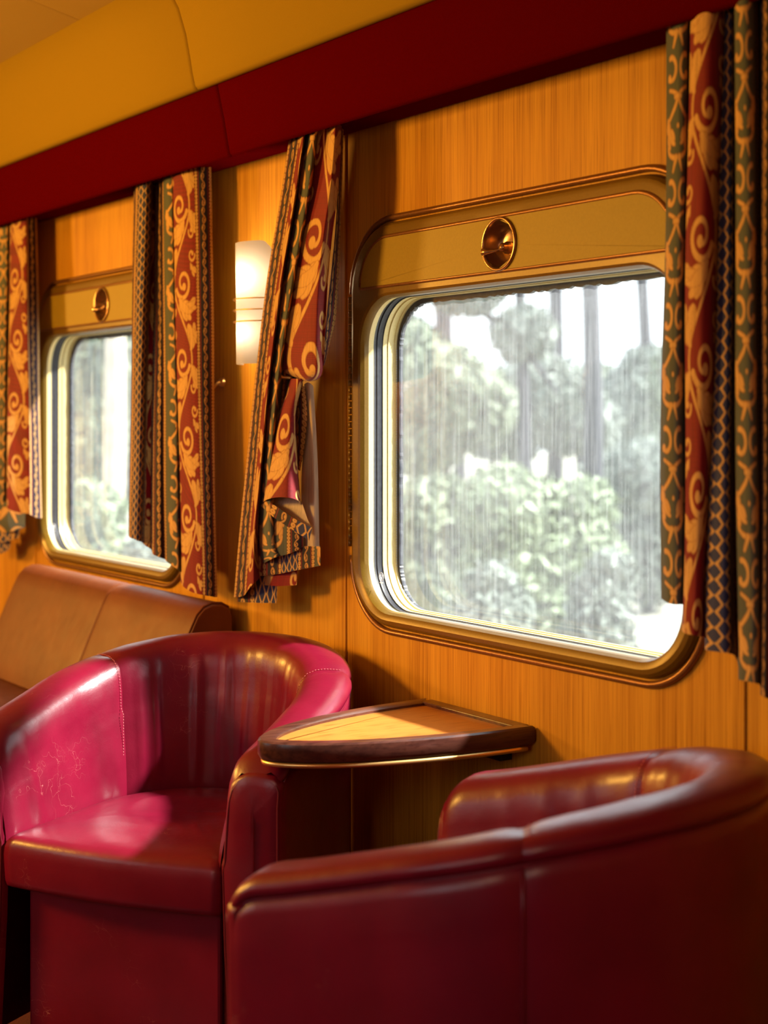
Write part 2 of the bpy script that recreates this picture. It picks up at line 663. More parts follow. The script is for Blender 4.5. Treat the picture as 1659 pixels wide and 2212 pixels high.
def sweep_x(name, prof, xa, xb, mat, parent, lip=0.006, nx=6):
    """profile list of (y, z) swept from xa to xb with the ends rolled back a little (upholstered panel)"""
    xs = [xa, xa + 0.003, xa + 0.012] + [xa + (xb - xa) * i / nx for i in range(1, nx)] + [xb - 0.012, xb - 0.003, xb]
    V, F = [], []
    m = len(prof)
    for i, x in enumerate(xs):
        e = {0: lip, 1: lip * 0.35, 2: 0.0, len(xs) - 3: 0.0, len(xs) - 2: lip * 0.35, len(xs) - 1: lip}.get(i, 0.0)
        for (y, z) in prof:
            V.append((x, y + e, z + e * 0.3))
    for i in range(len(xs) - 1):
        for k in range(m - 1):
            F.append((i * m + k, (i + 1) * m + k, (i + 1) * m + k + 1, i * m + k + 1))
    return make(name, V, F, mat, parent)


SEAM_Y = -3.149
yel = [(-0.10, 2.035), (-0.17, 2.010), (-0.192, 2.006), (-0.199, 2.014), (-0.205, 2.04), (-0.212, 2.08), (-0.222, 2.13), (-0.24, 2.185), (-0.268, 2.232), (-0.29, 2.25)]
tanp = [(-0.262, 2.245), (-0.30, 2.252), (-0.5, 2.30), (-0.8, 2.345), (-1.1, 2.37), (-1.375, 2.38)]
xs = [XA] + [SEAM_Y + PITCH * j for j in range(-3, 3)] + [XB]
for a, b in zip(xs[:-1], xs[1:]):
    sweep_x('cove_panel', yel, a, b, 'vinyl_yellow', ceil)
    sweep_x('ceiling_panel', tanp, a - 0.45, b - 0.45, 'vinyl_tan', ceil, 0.003)
    yb2 = [(YB - y, z) for y, z in yel]
    sweep_x('cove_panel', yb2, a, b, 'vinyl_yellow', ceil, -0.006)
    sweep_x('ceiling_panel', [(YB - y, z) for y, z in tanp], a - 0.45, b - 0.45, 'vinyl_tan', ceil, -0.003)
box('roof_lid', XA, XB, YB - 0.09, 0.09, 2.46, 2.5, 'plain_panel', ceil)
box('roof_side', XA, XB, 0.0, 0.09, ZT, 2.46, 'plain_panel', ceil)
box('roof_side', XA, XB, YB - 0.09, YB, ZT, 2.46, 'plain_panel', ceil)

# crimson padded pelmet over the windows
pel = empty('trim_1')
tag(pel, kind='structure')
red = [(-0.01, 1.868), (-0.10, 1.862), (-0.125, 1.853), (-0.134, 1.849), (-0.141, 1.856), (-0.146, 1.88), (-0.155, 1.93), (-0.164, 1.97), (-0.172, 2.006), (-0.176, 2.03)]
SEAM_R = -3.089
xs = [XA] + [SEAM_R + PITCH * j for j in range(-3, 3)] + [XB]
for a, b in zip(xs[:-1], xs[1:]):
    sweep_x('pelmet_panel', red, a, b, 'vinyl_crimson', pel)
pel2 = empty('trim_2')
tag(pel2, kind='structure')
for a, b in zip(xs[:-1], xs[1:]):
    sweep_x('pelmet_panel', [(YB - y, z) for y, z in red], a, b, 'vinyl_crimson', pel2, -0.006)


# ------------------------------------------------------------------ windows
def build_window():
    W = empty('window_1', (0, 0, 0))
    tag(W, kind='structure')
    NP = dict(n=12, straight=10)

    def ring(r, rad, y, e=0.0):
        return [(x, y, z) for x, z in rrect(r[0] + e, r[1] - e, r[2] + e, r[3] - e, rad, **NP)]
    # painted frame with a rolled outer edge and an inner lip
    top = (WIN[0], WIN[1], WIN[2], WIN[3])
    rr = [ring(top, 0.14, 0.03), ring(top, 0.14, -0.004), ring(top, 0.138, -0.012, 0.003), ring(top, 0.134, -0.017, 0.008),
          ring(top, 0.126, -0.019, 0.016), ring(OPN, 0.110, -0.017, -0.010), ring(OPN, 0.106, -0.014, -0.005),
          ring(OPN, 0.102, -0.006, -0.001), ring(OPN, 0.102, 0.004, 0.0)]
    fr = make('frame', *loft_rings(rr), 'gold_paint', W)
    # reveal: cream / black rubber channel / cream
    rv = [ring(OPN, 0.102, 0.004), ring(OPN, 0.102, 0.018, -0.002)]
    make('reveal', *loft_rings(rv), 'cream_paint', W)
    rv = [ring(OPN, 0.102, 0.018, -0.002), ring(OPN, 0.102, 0.019, -0.005), ring(OPN, 0.102, 0.028, -0.006), ring(OPN, 0.102, 0.029, -0.004),
          ring(OPN, 0.102, 0.033, -0.004), ring(OPN, 0.102, 0.034, -0.006), ring(OPN, 0.102, 0.042, -0.005), ring(OPN, 0.102, 0.043, -0.003)]
    sharp(make('rubber_channel', *loft_rings(rv), 'black_rubber', W))
    rv = [ring(OPN, 0.102, 0.043, -0.003), ring(OPN, 0.102, 0.0555, -0.004), ring(OPN, 0.102, 0.056, -0.002), ring(OPN, 0.102, 0.072, -0.004),
          ring(OPN, 0.102, 0.074, -0.002), ring(OPN, 0.102, 0.080, -0.002)]
    sharp(make('reveal', *loft_rings(rv), 'cream_paint', W), 25)
    # outer gasket with a ragged sealant edge
    a = ring(OPN, 0.103, 0.078, -0.014)
    NQ = dict(n=40, straight=60)
    a = [(x, 0.078, z) for x, z in rrect(OPN[0] - .014, OPN[1] + .014, OPN[2] - .014, OPN[3] + .014, 0.11, **NQ)]
    b = []
    for x, z in rrect(OPN[0] + .006, OPN[1] - .006, OPN[2] - .004, OPN[3] - .008, 0.095, **NQ):
        rag = random.uniform(-0.0012, 0.0012)
        if z > 1.45:
            rag = random.uniform(-0.003, 0.003)
        cx, cz = -2.256, 1.175
        L = math.hypot(x - cx, z - cz)
        b.append((x + (x - cx) / L * rag, 0.080, z + (z - cz) / L * rag))
    c = [(x, 0.09, z) for x, _, z in b]
    make('gasket', *loft_rings([a, b, c]), 'black_rubber', W, smooth=False)
    dots = [box_vf(OPN[0] - 0.005 + s, OPN[0] - 0.0035 + s, 0.076, 0.0772, z, z + 0.0022)
            for s in (0.0, 0.0045) for z in np.arange(0.93, 1.40, 0.0055)]
    make('spacer', *join(*dots), 'spacer_grey', W, smooth=False)
    # panes

    def pane(name, e, rad, y0, y1, mat):
        p = rrect(OPN[0] - e, OPN[1] + e, OPN[2] - e, OPN[3] + e, rad, **NP)
        V = [(x, (y0 + y1) / 2, z) for x, z in p]
        return make(name, V, [tuple(range(len(V)))], mat, W, smooth=False)
    pane('inner_pane', 0.0015, 0.102, 0.012, 0.012, 'clear_glass')
    pane('outer_pane', 0.006, 0.10, 0.084, 0.084, 'dusty_glass')
    # maker's mark etched low on the inner pane
    mx, mz = -2.690, 0.915
    mk = []
    mk.append(tube_vf([(mx + 0.0085 * math.cos(t), 0.0105, mz + 0.0085 * math.sin(t)) for t in np.linspace(0, 2 * math.pi, 21)[:-1]], 0.0004, 4, closed=True))
    tri = [(mx - 0.005, 0.0105, mz + 0.004), (mx + 0.005, 0.0105, mz + 0.004), (mx, 0.0105, mz - 0.006)]
    mk.append(tube_vf(tri, 0.0006, 4, closed=True))
    for q in range(5):
        mk.append(box_vf(mx - 0.006 + q * 0.0026, mx - 0.0045 + q * 0.0026, 0.0102, 0.0106, mz - 0.0135, mz - 0.0115))
    make('glass_mark', *join(*mk), 'etched_white', W, smooth=False)
    # bead round the outside, broken on the hinge side
    bd = [(x, -0.004, z) for x, z in rrect(WIN[0] - .010, WIN[1] + .010, WIN[2] - .010, WIN[3] + .010, 0.15, n=14, straight=12)]
    n = len(bd)
    keep = [i for i in range(n) if not (bd[i][0] < WIN[0] - 0.0095 and 0.97 < bd[i][2] < 1.51)]
    cut = next(i for i in range(len(keep)) if keep[i] - keep[i - 1] not in (1, 1 - n)) if len(keep) < n else 0
    keep = keep[cut:] + keep[:cut]
    tube('bead', [bd[i] for i in keep], 0.0065, 'bronze_bead', W, 8)
    # piano hinge
    kn = []
    z = 0.975
    while z < 1.505:
        kn.append(tube_vf([(WIN[0] - 0.006, -0.012, z), (WIN[0] - 0.006, -0.012, z + 0.0135)], 0.0045, 8))
        z += 0.0150
    make('hinge', *join(*kn), 'gold_paint', W)
    # hopper flap
    hp = (WIN[0] + 0.046, WIN[1] - 0.046, 1.527, 1.630)
    rad = (0.004, 0.004, 0.10, 0.10)
    A = rrect(*hp, rad, n=12, straight=10)
    g = [[(x, -0.0180, z) for x, z in rrect(hp[0] - .004, hp[1] + .004, hp[2] - .004, hp[3] + .004, (0.006, 0.006, 0.102, 0.102), n=12, straight=10)],
         [(x, -0.0240, z) for x, z in A]]
    e = 0.004
    B = rrect(hp[0] + e, hp[1] - e, hp[2] + e * 0.5, hp[3] - e, (0.002, 0.002, 0.096, 0.096), n=12, straight=10)
    g.append([(x, -0.0208, z) for x, z in B])
    make('hopper_edge', *loft_rings(g), 'bronze_bead', W)
    # recessed dish with its latch, let into flap and frame
    hx, hz = -2.247, 1.577
    R = 0.0475

    def circ(r, y):
        res = []
        for x, z in B:
            a_ = math.atan2(z - hz, x - hx)
            res.append((hx + r * math.cos(a_), y, hz + r * math.sin(a_)))
        return res
    make('hopper_flap', *loft_rings([[(x, -0.0212, z) for x, z in B], circ(R + 0.002, -0.0212)]), 'hopper_paint', W, smooth=False)
    cv, cf = tube_vf([(hx, -0.1, hz), (hx, 0.1, hz)], R + 0.001, 40)
    cut = make('cutter', cv, cf, None)
    bo = fr.modifiers.new('cut', 'BOOLEAN')
    bo.object = cut
    bo.operation = 'DIFFERENCE'
    dg = bpy.context.evaluated_depsgraph_get()
    nm = bpy.data.meshes.new_from_object(fr.evaluated_get(dg))
    fr.modifiers.clear()
    fr.data = nm
    sharp(fr, 20)
    bpy.data.objects.remove(cut)
    prof = [(R + 0.0035, -0.0205), (R + 0.004, -0.0245), (R + 0.001, -0.0265), (R - 0.002, -0.0245), (R - 0.004, -0.018), (R - 0.009, -0.002), (R - 0.016, 0.007), (R - 0.020, 0.009), (R - 0.035, 0.0095), (0.0005, 0.0095)]
    dish = make('latch_dish', *lathe_vf(prof, 40, 'y', (hx, 0, hz)), 'bronze_cup', W)
    make('latch_hub', *join(lathe_vf([(0.012, 0.009), (0.012, -0.008), (0.009, -0.010), (0.0085, -0.019), (0.006, -0.022), (0.0005, -0.023)], 20, 'y', (hx + 0.004, 0, hz - 0.006))), 'bronze_cup', dish)
    tube('latch_lever', [(hx + 0.002, -0.015, hz - 0.008), (hx - 0.018, -0.018, hz - 0.011), (hx - 0.032, -0.024, hz - 0.012), (hx - 0.042, -0.030, hz - 0.012)], [0.0025, 0.003, 0.0055, 0.007], 'bronze_cup', dish, 12)
    return W


win = build_window()
for i, k in enumerate((-1, -2, -3, -4)):
    c = copy_tree(win)
    c.name = 'window_%d' % (i + 2)
    c.location.x = PITCH * k

# ------------------------------------------------------------------ brocade pattern (computed, stored per vertex)
C_RED = np.array([0.21, 0.007, 0.011])
C_GOLD = np.array([0.60, 0.34, 0.11])
C_GOLDD = np.array([0.26, 0.08, 0.016])
C_NAVY = np.array([0.022, 0.030, 0.105])
C_BLACK = np.array([0.014, 0.010, 0.022])
C_GREEN = np.array([0.075, 0.085, 0.070])
RES = 0.0008
TILE = 0.38


class Tile:
    """repeat of the woven ornament: every element is laid over the ones before, dark at its edge"""

    def __init__(self, wd, ln):
        self.w, self.L = wd, ln
        self.nx, self.ny = int(wd / RES), int(ln / RES)
        self.X, self.Y = np.meshgrid((np.arange(self.nx) + 0.5) * wd / self.nx, (np.arange(self.ny) + 0.5) * ln / self.ny)
        self.h = np.zeros((self.ny, self.nx))
        self.e = np.zeros((self.ny, self.nx))

    def disk(self, x, y, r):
        dy = np.abs(self.Y[:, 0] - y % self.L)
        dy = np.minimum(dy, self.L - dy)
        rows = np.where(dy < r)[0]
        if len(rows):
            d = np.hypot(self.X[rows] - x, dy[rows][:, None])
            self.e[rows] = np.maximum(self.e[rows], np.clip((r - d) / 0.0045, 0, 1))

    def lay(self, tone=1.0):
        m = self.e > 0.03
        self.h[m] = (0.12 + 0.88 * self.e[m] ** 0.8) * tone
        self.e[:] = 0

    def stroke(self, pts, w0, w1, lay=True):
        n = len(pts)
        for i, (x, y) in enumerate(pts):
            self.disk(x, y, w0 + (w1 - w0) * i / max(n - 1, 1))
        if lay:
            self.lay()

    def spiral(self, cx, cy, r0, r1, a0, a1, w0, w1, ball=0.0, lay=True):
        pts = [(cx + (r0 + (r1 - r0) * f) * math.cos(a0 + (a1 - a0) * f), cy + (r0 + (r1 - r0) * f) * math.sin(a0 + (a1 - a0) * f)) for f in np.linspace(0, 1, 46)]
        self.stroke(pts, w0, w1, False)
        if ball:
            self.disk(pts[-1][0], pts[-1][1], ball)
        if lay:
            self.lay()

    def leaf(self, x, y, ang, ln, wd, curl=0.6, lobes=4, tone=1.0):
        """acanthus leaf: pairs of rounded lobes that grow out of a curling spine, then the tip"""
        px, py, a = x, y, ang
        n = 8 * lobes
        spine = []
        for i in range(n + 1):
            spine.append((px, py, a))
            px += math.cos(a) * ln / n
            py += math.sin(a) * ln / n
            a += curl / n
        for k in range(lobes):
            i = int((k + 0.4) / lobes * n * 0.9)
            sx, sy, sa = spine[i]
            env = math.sin(math.pi * (0.22 + 0.66 * k / max(lobes - 1, 1)))
            for s in (-1, 1):
                b = sa + s * 0.95
                for q in np.linspace(0, 1, 9):
                    self.disk(sx + math.cos(b) * wd * env * q * 0.9, sy + math.sin(b) * wd * env * q * 0.9, wd * (0.12 + 0.20 * math.sin(math.pi * (0.25 + 0.6 * q))) * env)
                    b += s * -0.06
            self.lay(tone * (0.80 + 0.2 * k / lobes))
        for i, (sx, sy, sa) in enumerate(spine):
            f = i / n
            self.disk(sx, sy, wd * (0.10 + 0.20 * math.sin(math.pi * min(1, 0.1 + 0.85 * f))))
        self.lay(tone)

    def sample(self, x, y):
        i = np.clip((x / self.w * self.nx), 0, self.nx - 1.001)
        j = (y % self.L) / self.L * self.ny
        i0 = i.astype(int)
        j0 = j.astype(int) % self.ny
        j1 = (j0 + 1) % self.ny
        i1 = np.minimum(i0 + 1, self.nx - 1)
        fi, fj = i - i0, j - np.floor(j)
        h = self.h
        return (h[j0, i0] * (1 - fi) + h[j0, i1] * fi) * (1 - fj) + (h[j1, i0] * (1 - fi) + h[j1, i1] * fi) * fj


def red_tile():
    t = Tile(0.15, TILE)
    P = math.pi
    for s, y0 in ((1, 0.0), (-1, 0.19)):
        c = 0.075

        def A(deg):                                  # mirror an angle with the motif
            r = math.radians(deg)
            return r if s > 0 else P - r
        t.stroke([(c + s * 0.046 * math.sin(2 * P * q / TILE), y0 + q) for q in np.linspace(0, 0.19, 70)], 0.0045, 0.0045)
        t.spiral(c - s * 0.006, y0 + 0.098, 0.040, 0.010, A(20), A(20) + s * 2.55 * P, 0.0072, 0.0046, 0.0105)
        t.leaf(c + s * 0.042, y0 + 0.070, A(-62), 0.064, 0.038, -s * 1.4, 3)
        t.leaf(c + s * 0.044, y0 + 0.112, A(62), 0.072, 0.038, -s * 1.2, 4)
        t.leaf(c + s * 0.014, y0 + 0.138, A(128), 0.076, 0.040, s * 1.1, 4)
        t.spiral(c - s * 0.052, y0 + 0.030, 0.017, 0.006, A(180), A(180) - s * 1.8 * P, 0.0042, 0.0036, 0.0065)
        t.leaf(c - s * 0.046, y0 + 0.052, A(115), 0.040, 0.020, s * 1.2, 3)
        t.leaf(c - s * 0.030, y0 + 0.150, A(160), 0.040, 0.026, s * 1.2, 3)
        t.leaf(c + s * 0.055, y0 + 0.020, A(70), 0.036, 0.024, -s * 1.0, 3)
        t.spiral(c + s * 0.052, y0 + 0.165, 0.014, 0.006, A(200), A(200) - s * 1.6 * P, 0.0040, 0.0036, 0.0065)
    return t


def green_tile():
    t = Tile(0.12, TILE)
    P = math.pi
    c = 0.06
    for y0 in (0.0, 0.19):
        for m in (1, -1):
            B = lambda deg: math.radians(deg) if m > 0 else P - math.radians(deg)
            # C scrolls back to back
            t.spiral(c + m * 0.0260, y0 + 0.026, 0.0215, 0.0125, B(285), B(285) - m * 1.30 * P, 0.0050, 0.0046, 0.0072)
            # crossed stems tied by a bar, flaring into leaves
            t.stroke([(c + m * (0.003 + 0.040 * q ** 1.7), y0 + 0.068 + 0.036 * q) for q in np.linspace(0, 1, 30)], 0.0046, 0.0046)
            t.stroke([(c + m * (0.003 + 0.030 * q ** 1.5), y0 + 0.066 - 0.012 * q) for q in np.linspace(0, 1, 24)], 0.0044, 0.0036)
            t.leaf(c + m * 0.042, y0 + 0.098, B(96), 0.054, 0.026, m * 1.1, 3)
            t.stroke([(c + m * (0.006 + 0.034 * math.sin(q * P * 0.5)), y0 + 0.160 - 0.020 * (1 - math.cos(q * P * 0.5))) for q in np.linspace(0, 1, 26)], 0.0050, 0.0040)
            t.stroke([(c + m * (0.006 + 0.012 * q), y0 + 0.160 + 0.020 * q) for q in np.linspace(0, 1, 20)], 0.0060, 0.0036)
        t.stroke([(c + q, y0 + 0.067) for q in np.linspace(-0.010, 0.010, 12)], 0.0052, 0.0052)
        t.disk(c, y0 + 0.112, 0.0046)
        t.lay()
    return t


def wave_tile():
    L = 0.042
    t = Tile(0.05, L)
    c = 0.025
    P = math.pi
    t.stroke([(c + 0.0080 * math.sin(2 * P * q), L * q) for q in np.linspace(0.13, 0.87, 70)], 0.0023, 0.0023, False)
    t.spiral(c - 0.0020, 0.0345, 0.0072, 0.0030, -0.35 * P, 1.15 * P, 0.0023, 0.0022, 0.0038, False)
    t.spiral(c + 0.0020, 0.0075, 0.0072, 0.0030, 0.65 * P, 2.15 * P, 0.0023, 0.0022, 0.0038, False)
    t.lay()
    return t


T_RED, T_GREEN, T_WAVE = red_tile(), green_tile(), wave_tile()
BANDS = [(0.0, 0.015, 'b'), (0.015, 0.065, 's'), (0.065, 0.080, 'b'), (0.080, 0.230, 'R'), (0.230, 0.245, 'b'), (0.245, 0.295, 's'),
         (0.295, 0.310, 'b'), (0.310, 0.400, 'D'), (0.400, 0.415, 'b'), (0.415, 0.465, 's'), (0.465, 0.480, 'b'), (0.480, 0.600, 'G')]


def gold(h, lo=0.05, amp=0.8):
    f = np.clip((h - lo) / 0.55, 0, 1)[:, None]
    return C_GOLDD * (1 - f) + C_GOLD * f


def weave(u, v):
    """colour of the cloth at fabric position (u across, v down), metres"""
    u = np.mod(u, 0.60)
    out = np.tile(C_RED, (len(u), 1)).astype(float)
    for a, b, k in BANDS:
        m = (u >= a) & (u < b)
        if not m.any():
            continue
        x, y = u[m] - a, v[m]
        wd = b - a
        if k in 'RG':
            tl = T_RED if k == 'R' else T_GREEN
            h = tl.sample(x, y)
            bgc = C_RED if k == 'R' else C_GREEN
            c = np.where((h > 0.04)[:, None], gold(h), bgc)
            if k == 'R':
                c = np.where((h <= 0.04)[:, None], C_RED * (0.92 + 0.10 * np.sign(np.sin(y * 2200)))[:, None], c)
        elif k == 's':
            h = T_WAVE.sample(x, y)
            c = np.where((h > 0.06)[:, None], gold(h) * 0.85, C_BLACK)
            e = np.minimum(x, wd - x)
            c = np.where(((e > 0.0020) & (e < 0.0050))[:, None], C_RED * 0.9, c)
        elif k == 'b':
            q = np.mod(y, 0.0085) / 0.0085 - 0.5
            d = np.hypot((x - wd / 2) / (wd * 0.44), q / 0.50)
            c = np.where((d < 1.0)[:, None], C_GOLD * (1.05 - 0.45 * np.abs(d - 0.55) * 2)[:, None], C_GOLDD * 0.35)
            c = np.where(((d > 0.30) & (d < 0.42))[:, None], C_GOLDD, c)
        else:
            # navy band with gold zigzags that make diamonds
            px = wd / 3
            tri = np.abs(np.mod(y / 0.0235, 1.0) - 0.5) * 2          # 0..1
            c = np.tile(C_NAVY, (len(x), 1))
            for j in range(4):
                for sg in (1, -1):
                    if j == 3 and sg == 1 or j == 0 and sg == -1:
                        continue
                    xc = j * px + sg * (0.10 + 0.32 * tri) * px
                    c = np.where((np.abs(x - xc) < 0.0024)[:, None], C_GOLD * 0.92, c)
        out[m] = c
    return out


def cr_matrix(n, m):
    """Catmull-Rom interpolation matrix from n controls to m samples"""
    M = np.zeros((m, n))
    if n == 1:
        M[:, 0] = 1
        return M
    for i, t in enumerate(np.linspace(0, n - 1, m)):
        k = min(int(t), n - 2)
        f = t - k
        w = (-0.5 * f + f * f - 0.5 * f ** 3, 1 - 2.5 * f * f + 1.5 * f ** 3, 0.5 * f + 2 * f * f - 1.5 * f ** 3, -0.5 * f * f + 0.5 * f ** 3)
        for o, ww in zip((-1, 0, 1, 2), w):
            M[i, min(max(k + o, 0), n - 1)] += ww
    return M


def lin_matrix(n, m):
    M = np.zeros((m, n))
    for i, t in enumerate(np.linspace(0, n - 1, m)):
        k = min(int(t), max(n - 2, 0))
        f = t - k
        M[i, k] += 1 - f
        if n > 1:
            M[i, k + 1] += f
    return M


def cloth(name, ctrl, u, v, parent, nr, nc, mat='brocade', ripple=0.0, hem=0.0):
    """ctrl[r][c] = (px, py, distance from wall); u per column, v per row (fabric metres, scalars or per point)"""
    R, Cn = len(ctrl), len(ctrl[0])
    P = np.array([[wp(px, py, -d) for (px, py, d) in row] for row in ctrl])
    A, B = cr_matrix(R, nr), cr_matrix(Cn, nc)
    G = np.einsum('ir,rcx,jc->ijx', A, P, B)
    Al, Bl = lin_matrix(R, nr), lin_matrix(Cn, nc)
    U = np.broadcast_to(np.asarray(u, float), (R, Cn)) if np.ndim(u) < 2 else np.asarray(u, float)
    Vv = np.asarray(v, float)
    Vv = np.broadcast_to(Vv[:, None], (R, Cn)) if Vv.ndim == 1 else Vv
    UU = (Al @ U @ Bl.T).ravel()
    VV = (Al @ Vv @ Bl.T).ravel()
    if ripple:
        ph = np.linspace(0, 1, nr)[:, None]
        cs = np.linspace(0, 1, nc)[None, :]
        G[:, :, 1] -= ripple * np.sin(9 * cs + 5 * ph) * np.sin(7 * ph + 3 * cs)
    verts = G.reshape(-1, 3)
    i = np.arange((nr - 1) * (nc - 1))
    a = (i // (nc - 1)) * nc + i % (nc - 1)
    quads = np.stack([a, a + nc, a + nc + 1, a + 1], -1)
    me = bpy.data.meshes.new(name)
    me.vertices.add(len(verts))
    me.vertices.foreach_set('co', verts.astype(np.float32).ravel())
    me.loops.add(len(quads) * 4)
    me.loops.foreach_set('vertex_index', quads.astype(np.int32).ravel())
    me.polygons.add(len(quads))
    me.polygons.foreach_set('loop_start', (np.arange(len(quads)) * 4).astype(np.int32))
    me.update(calc_edges=True)
    me.polygons.foreach_set('use_smooth', np.ones(len(quads), bool))
    if mat == 'brocade':
        colr = weave(UU, VV)
        at = me.attributes.new('weave', 'FLOAT_COLOR', 'POINT')
        at.data.foreach_set('color', np.concatenate([colr, np.ones((len(colr), 1))], 1).astype(np.float32).ravel())
    me.materials.append(MAT[mat])
    o = bpy.data.objects.new(name, me)
    col.objects.link(o)
    o.parent = parent
    return o


def curtain_cols(cols, ytop):
    """cols: (u, px_top, depth_top, px_bottom, py_bottom, depth_bottom) -> control rows, sagging a little between"""
    rows = []
    zt = ytop
    for f in (0.0, 0.33, 0.66, 1.0):
        row = []
        for (u, xt, dt, xb, yb, db) in cols:
            top = wp(xt, 500, -dt)
            bot = wp(xb, yb, -db)
            p = np.array([top[0], top[1], zt]) * (1 - f) + bot * f
            row.append(p)
        rows.append(row)
    return rows


def hang(name, cols, ztop, parent, nr, nc, vtop=0.0, wob=0.004):
    rows = curtain_cols(cols, ztop)
    # feed through cloth() by converting back to photo space is needless: build directly
    R, Cn = len(rows), len(cols)
    P = np.array(rows)
    A, B = cr_matrix(R, nr), cr_matrix(Cn, nc)
    G = np.einsum('ir,rcx,jc->ijx', A, P, B)
    U = (lin_matrix(Cn, nc) @ np.array([c[0] for c in cols]))
    f = np.linspace(0, 1, nr)[:, None]
    cs = np.linspace(0, 1, nc)[None, :]
    G[:, :, 1] -= wob * np.sin(11 * cs + 4 * f) * np.sin(6 * f + 2)
    G[:, :, 0] += 0.5 * wob * np.sin(13 * cs + 7 * f)
    VV = (ztop - G[:, :, 2]) + vtop
    UU = np.broadcast_to(U[None, :], (nr, nc))
    verts = G.reshape(-1, 3)
    i = np.arange((nr - 1) * (nc - 1))
    a = (i // (nc - 1)) * nc + i % (nc - 1)
    quads = np.stack([a, a + nc, a + nc + 1, a + 1], -1)
    me = bpy.data.meshes.new(name)
    me.vertices.add(len(verts))
    me.vertices.foreach_set('co', verts.astype(np.float32).ravel())
    me.loops.add(len(quads) * 4)
    me.loops.foreach_set('vertex_index', quads.astype(np.int32).ravel())
    me.polygons.add(len(quads))
    me.polygons.foreach_set('loop_start', (np.arange(len(quads)) * 4).astype(np.int32))
    me.update(calc_edges=True)
    me.polygons.foreach_set('use_smooth', np.ones(len(quads), bool))
    colr = weave(UU.ravel(), VV.ravel())
    at = me.attributes.new('weave', 'FLOAT_COLOR', 'POINT')
    at.data.foreach_set('color', np.concatenate([colr, np.ones((len(colr), 1))], 1).astype(np.float32).ravel())
    me.materials.append(MAT['brocade'])
    o = bpy.data.objects.new(name, me)
    col.objects.link(o)
    o.parent = parent
    return o


# ------------------------------------------------------------------ tub armchairs
def rim_height(t):
    t = abs(t)
    h = np.interp(t, [0, .125, .25, .375, .5, .62, .75, .88, 1.0], [.780, .778, .771, .756, .735, .713, .689, .666, .648])
    if t > 0.94:
        h -= 0.022 * ((t - 0.94) / 0.06) ** 2
    return float(h)


_R, _LA, _K, _SP = 0.289, 0.235, 1.14, 0.05
_a = np.linspace(0, np.pi / 2, 90)
_px = np.concatenate([_R * np.sin(_a), _R + _SP * np.linspace(0, _LA, 30)[1:]])
_py = np.concatenate([_K * _R * np.cos(_a), -np.linspace(0, _LA, 30)[1:]])
_d = np.concatenate([[0], np.cumsum(np.hypot(np.diff(_px), np.diff(_py)))])
_d /= _d[-1]


def plan(t):
    """centre line of the chair wall and its outward normal; t from -1 (one arm front) to 1 (other arm front)"""
    s = abs(t)
    x, y = float(np.interp(s, _d, _px)), float(np.interp(s, _d, _py))
    e = 0.01
    x2, y2 = float(np.interp(min(s + e, 1), _d, _px)), float(np.interp(min(s + e, 1), _d, _py))
    x1, y1 = float(np.interp(max(s - e, 0), _d, _px)), float(np.interp(max(s - e, 0), _d, _py))
    tx, ty = x2 - x1, y2 - y1
    if s < e:
        tx, ty = 1.0, 0.0
    L = math.hypot(tx, ty)
    nx, ny = -ty / L, tx / L
    sg = 1 if t >= 0 else -1
    return x * sg, y, nx * sg, ny


def cover_profile(h):
    """(offset, z) from the outer welt over the top roll to the seat"""
    return [(0.048, h - 0.034), (0.0535, h - 0.031), (0.0575, h - 0.025), (0.057, h - 0.018), (0.052, h - 0.010), (0.042, h - 0.004), (0.024, h - 0.001), (0.004, h),
            (-0.018, h - 0.002), (-0.036, h - 0.010), (-0.049, h - 0.024), (-0.056, h - 0.044), (-0.060, h - 0.073), (-0.061, h - 0.105)]


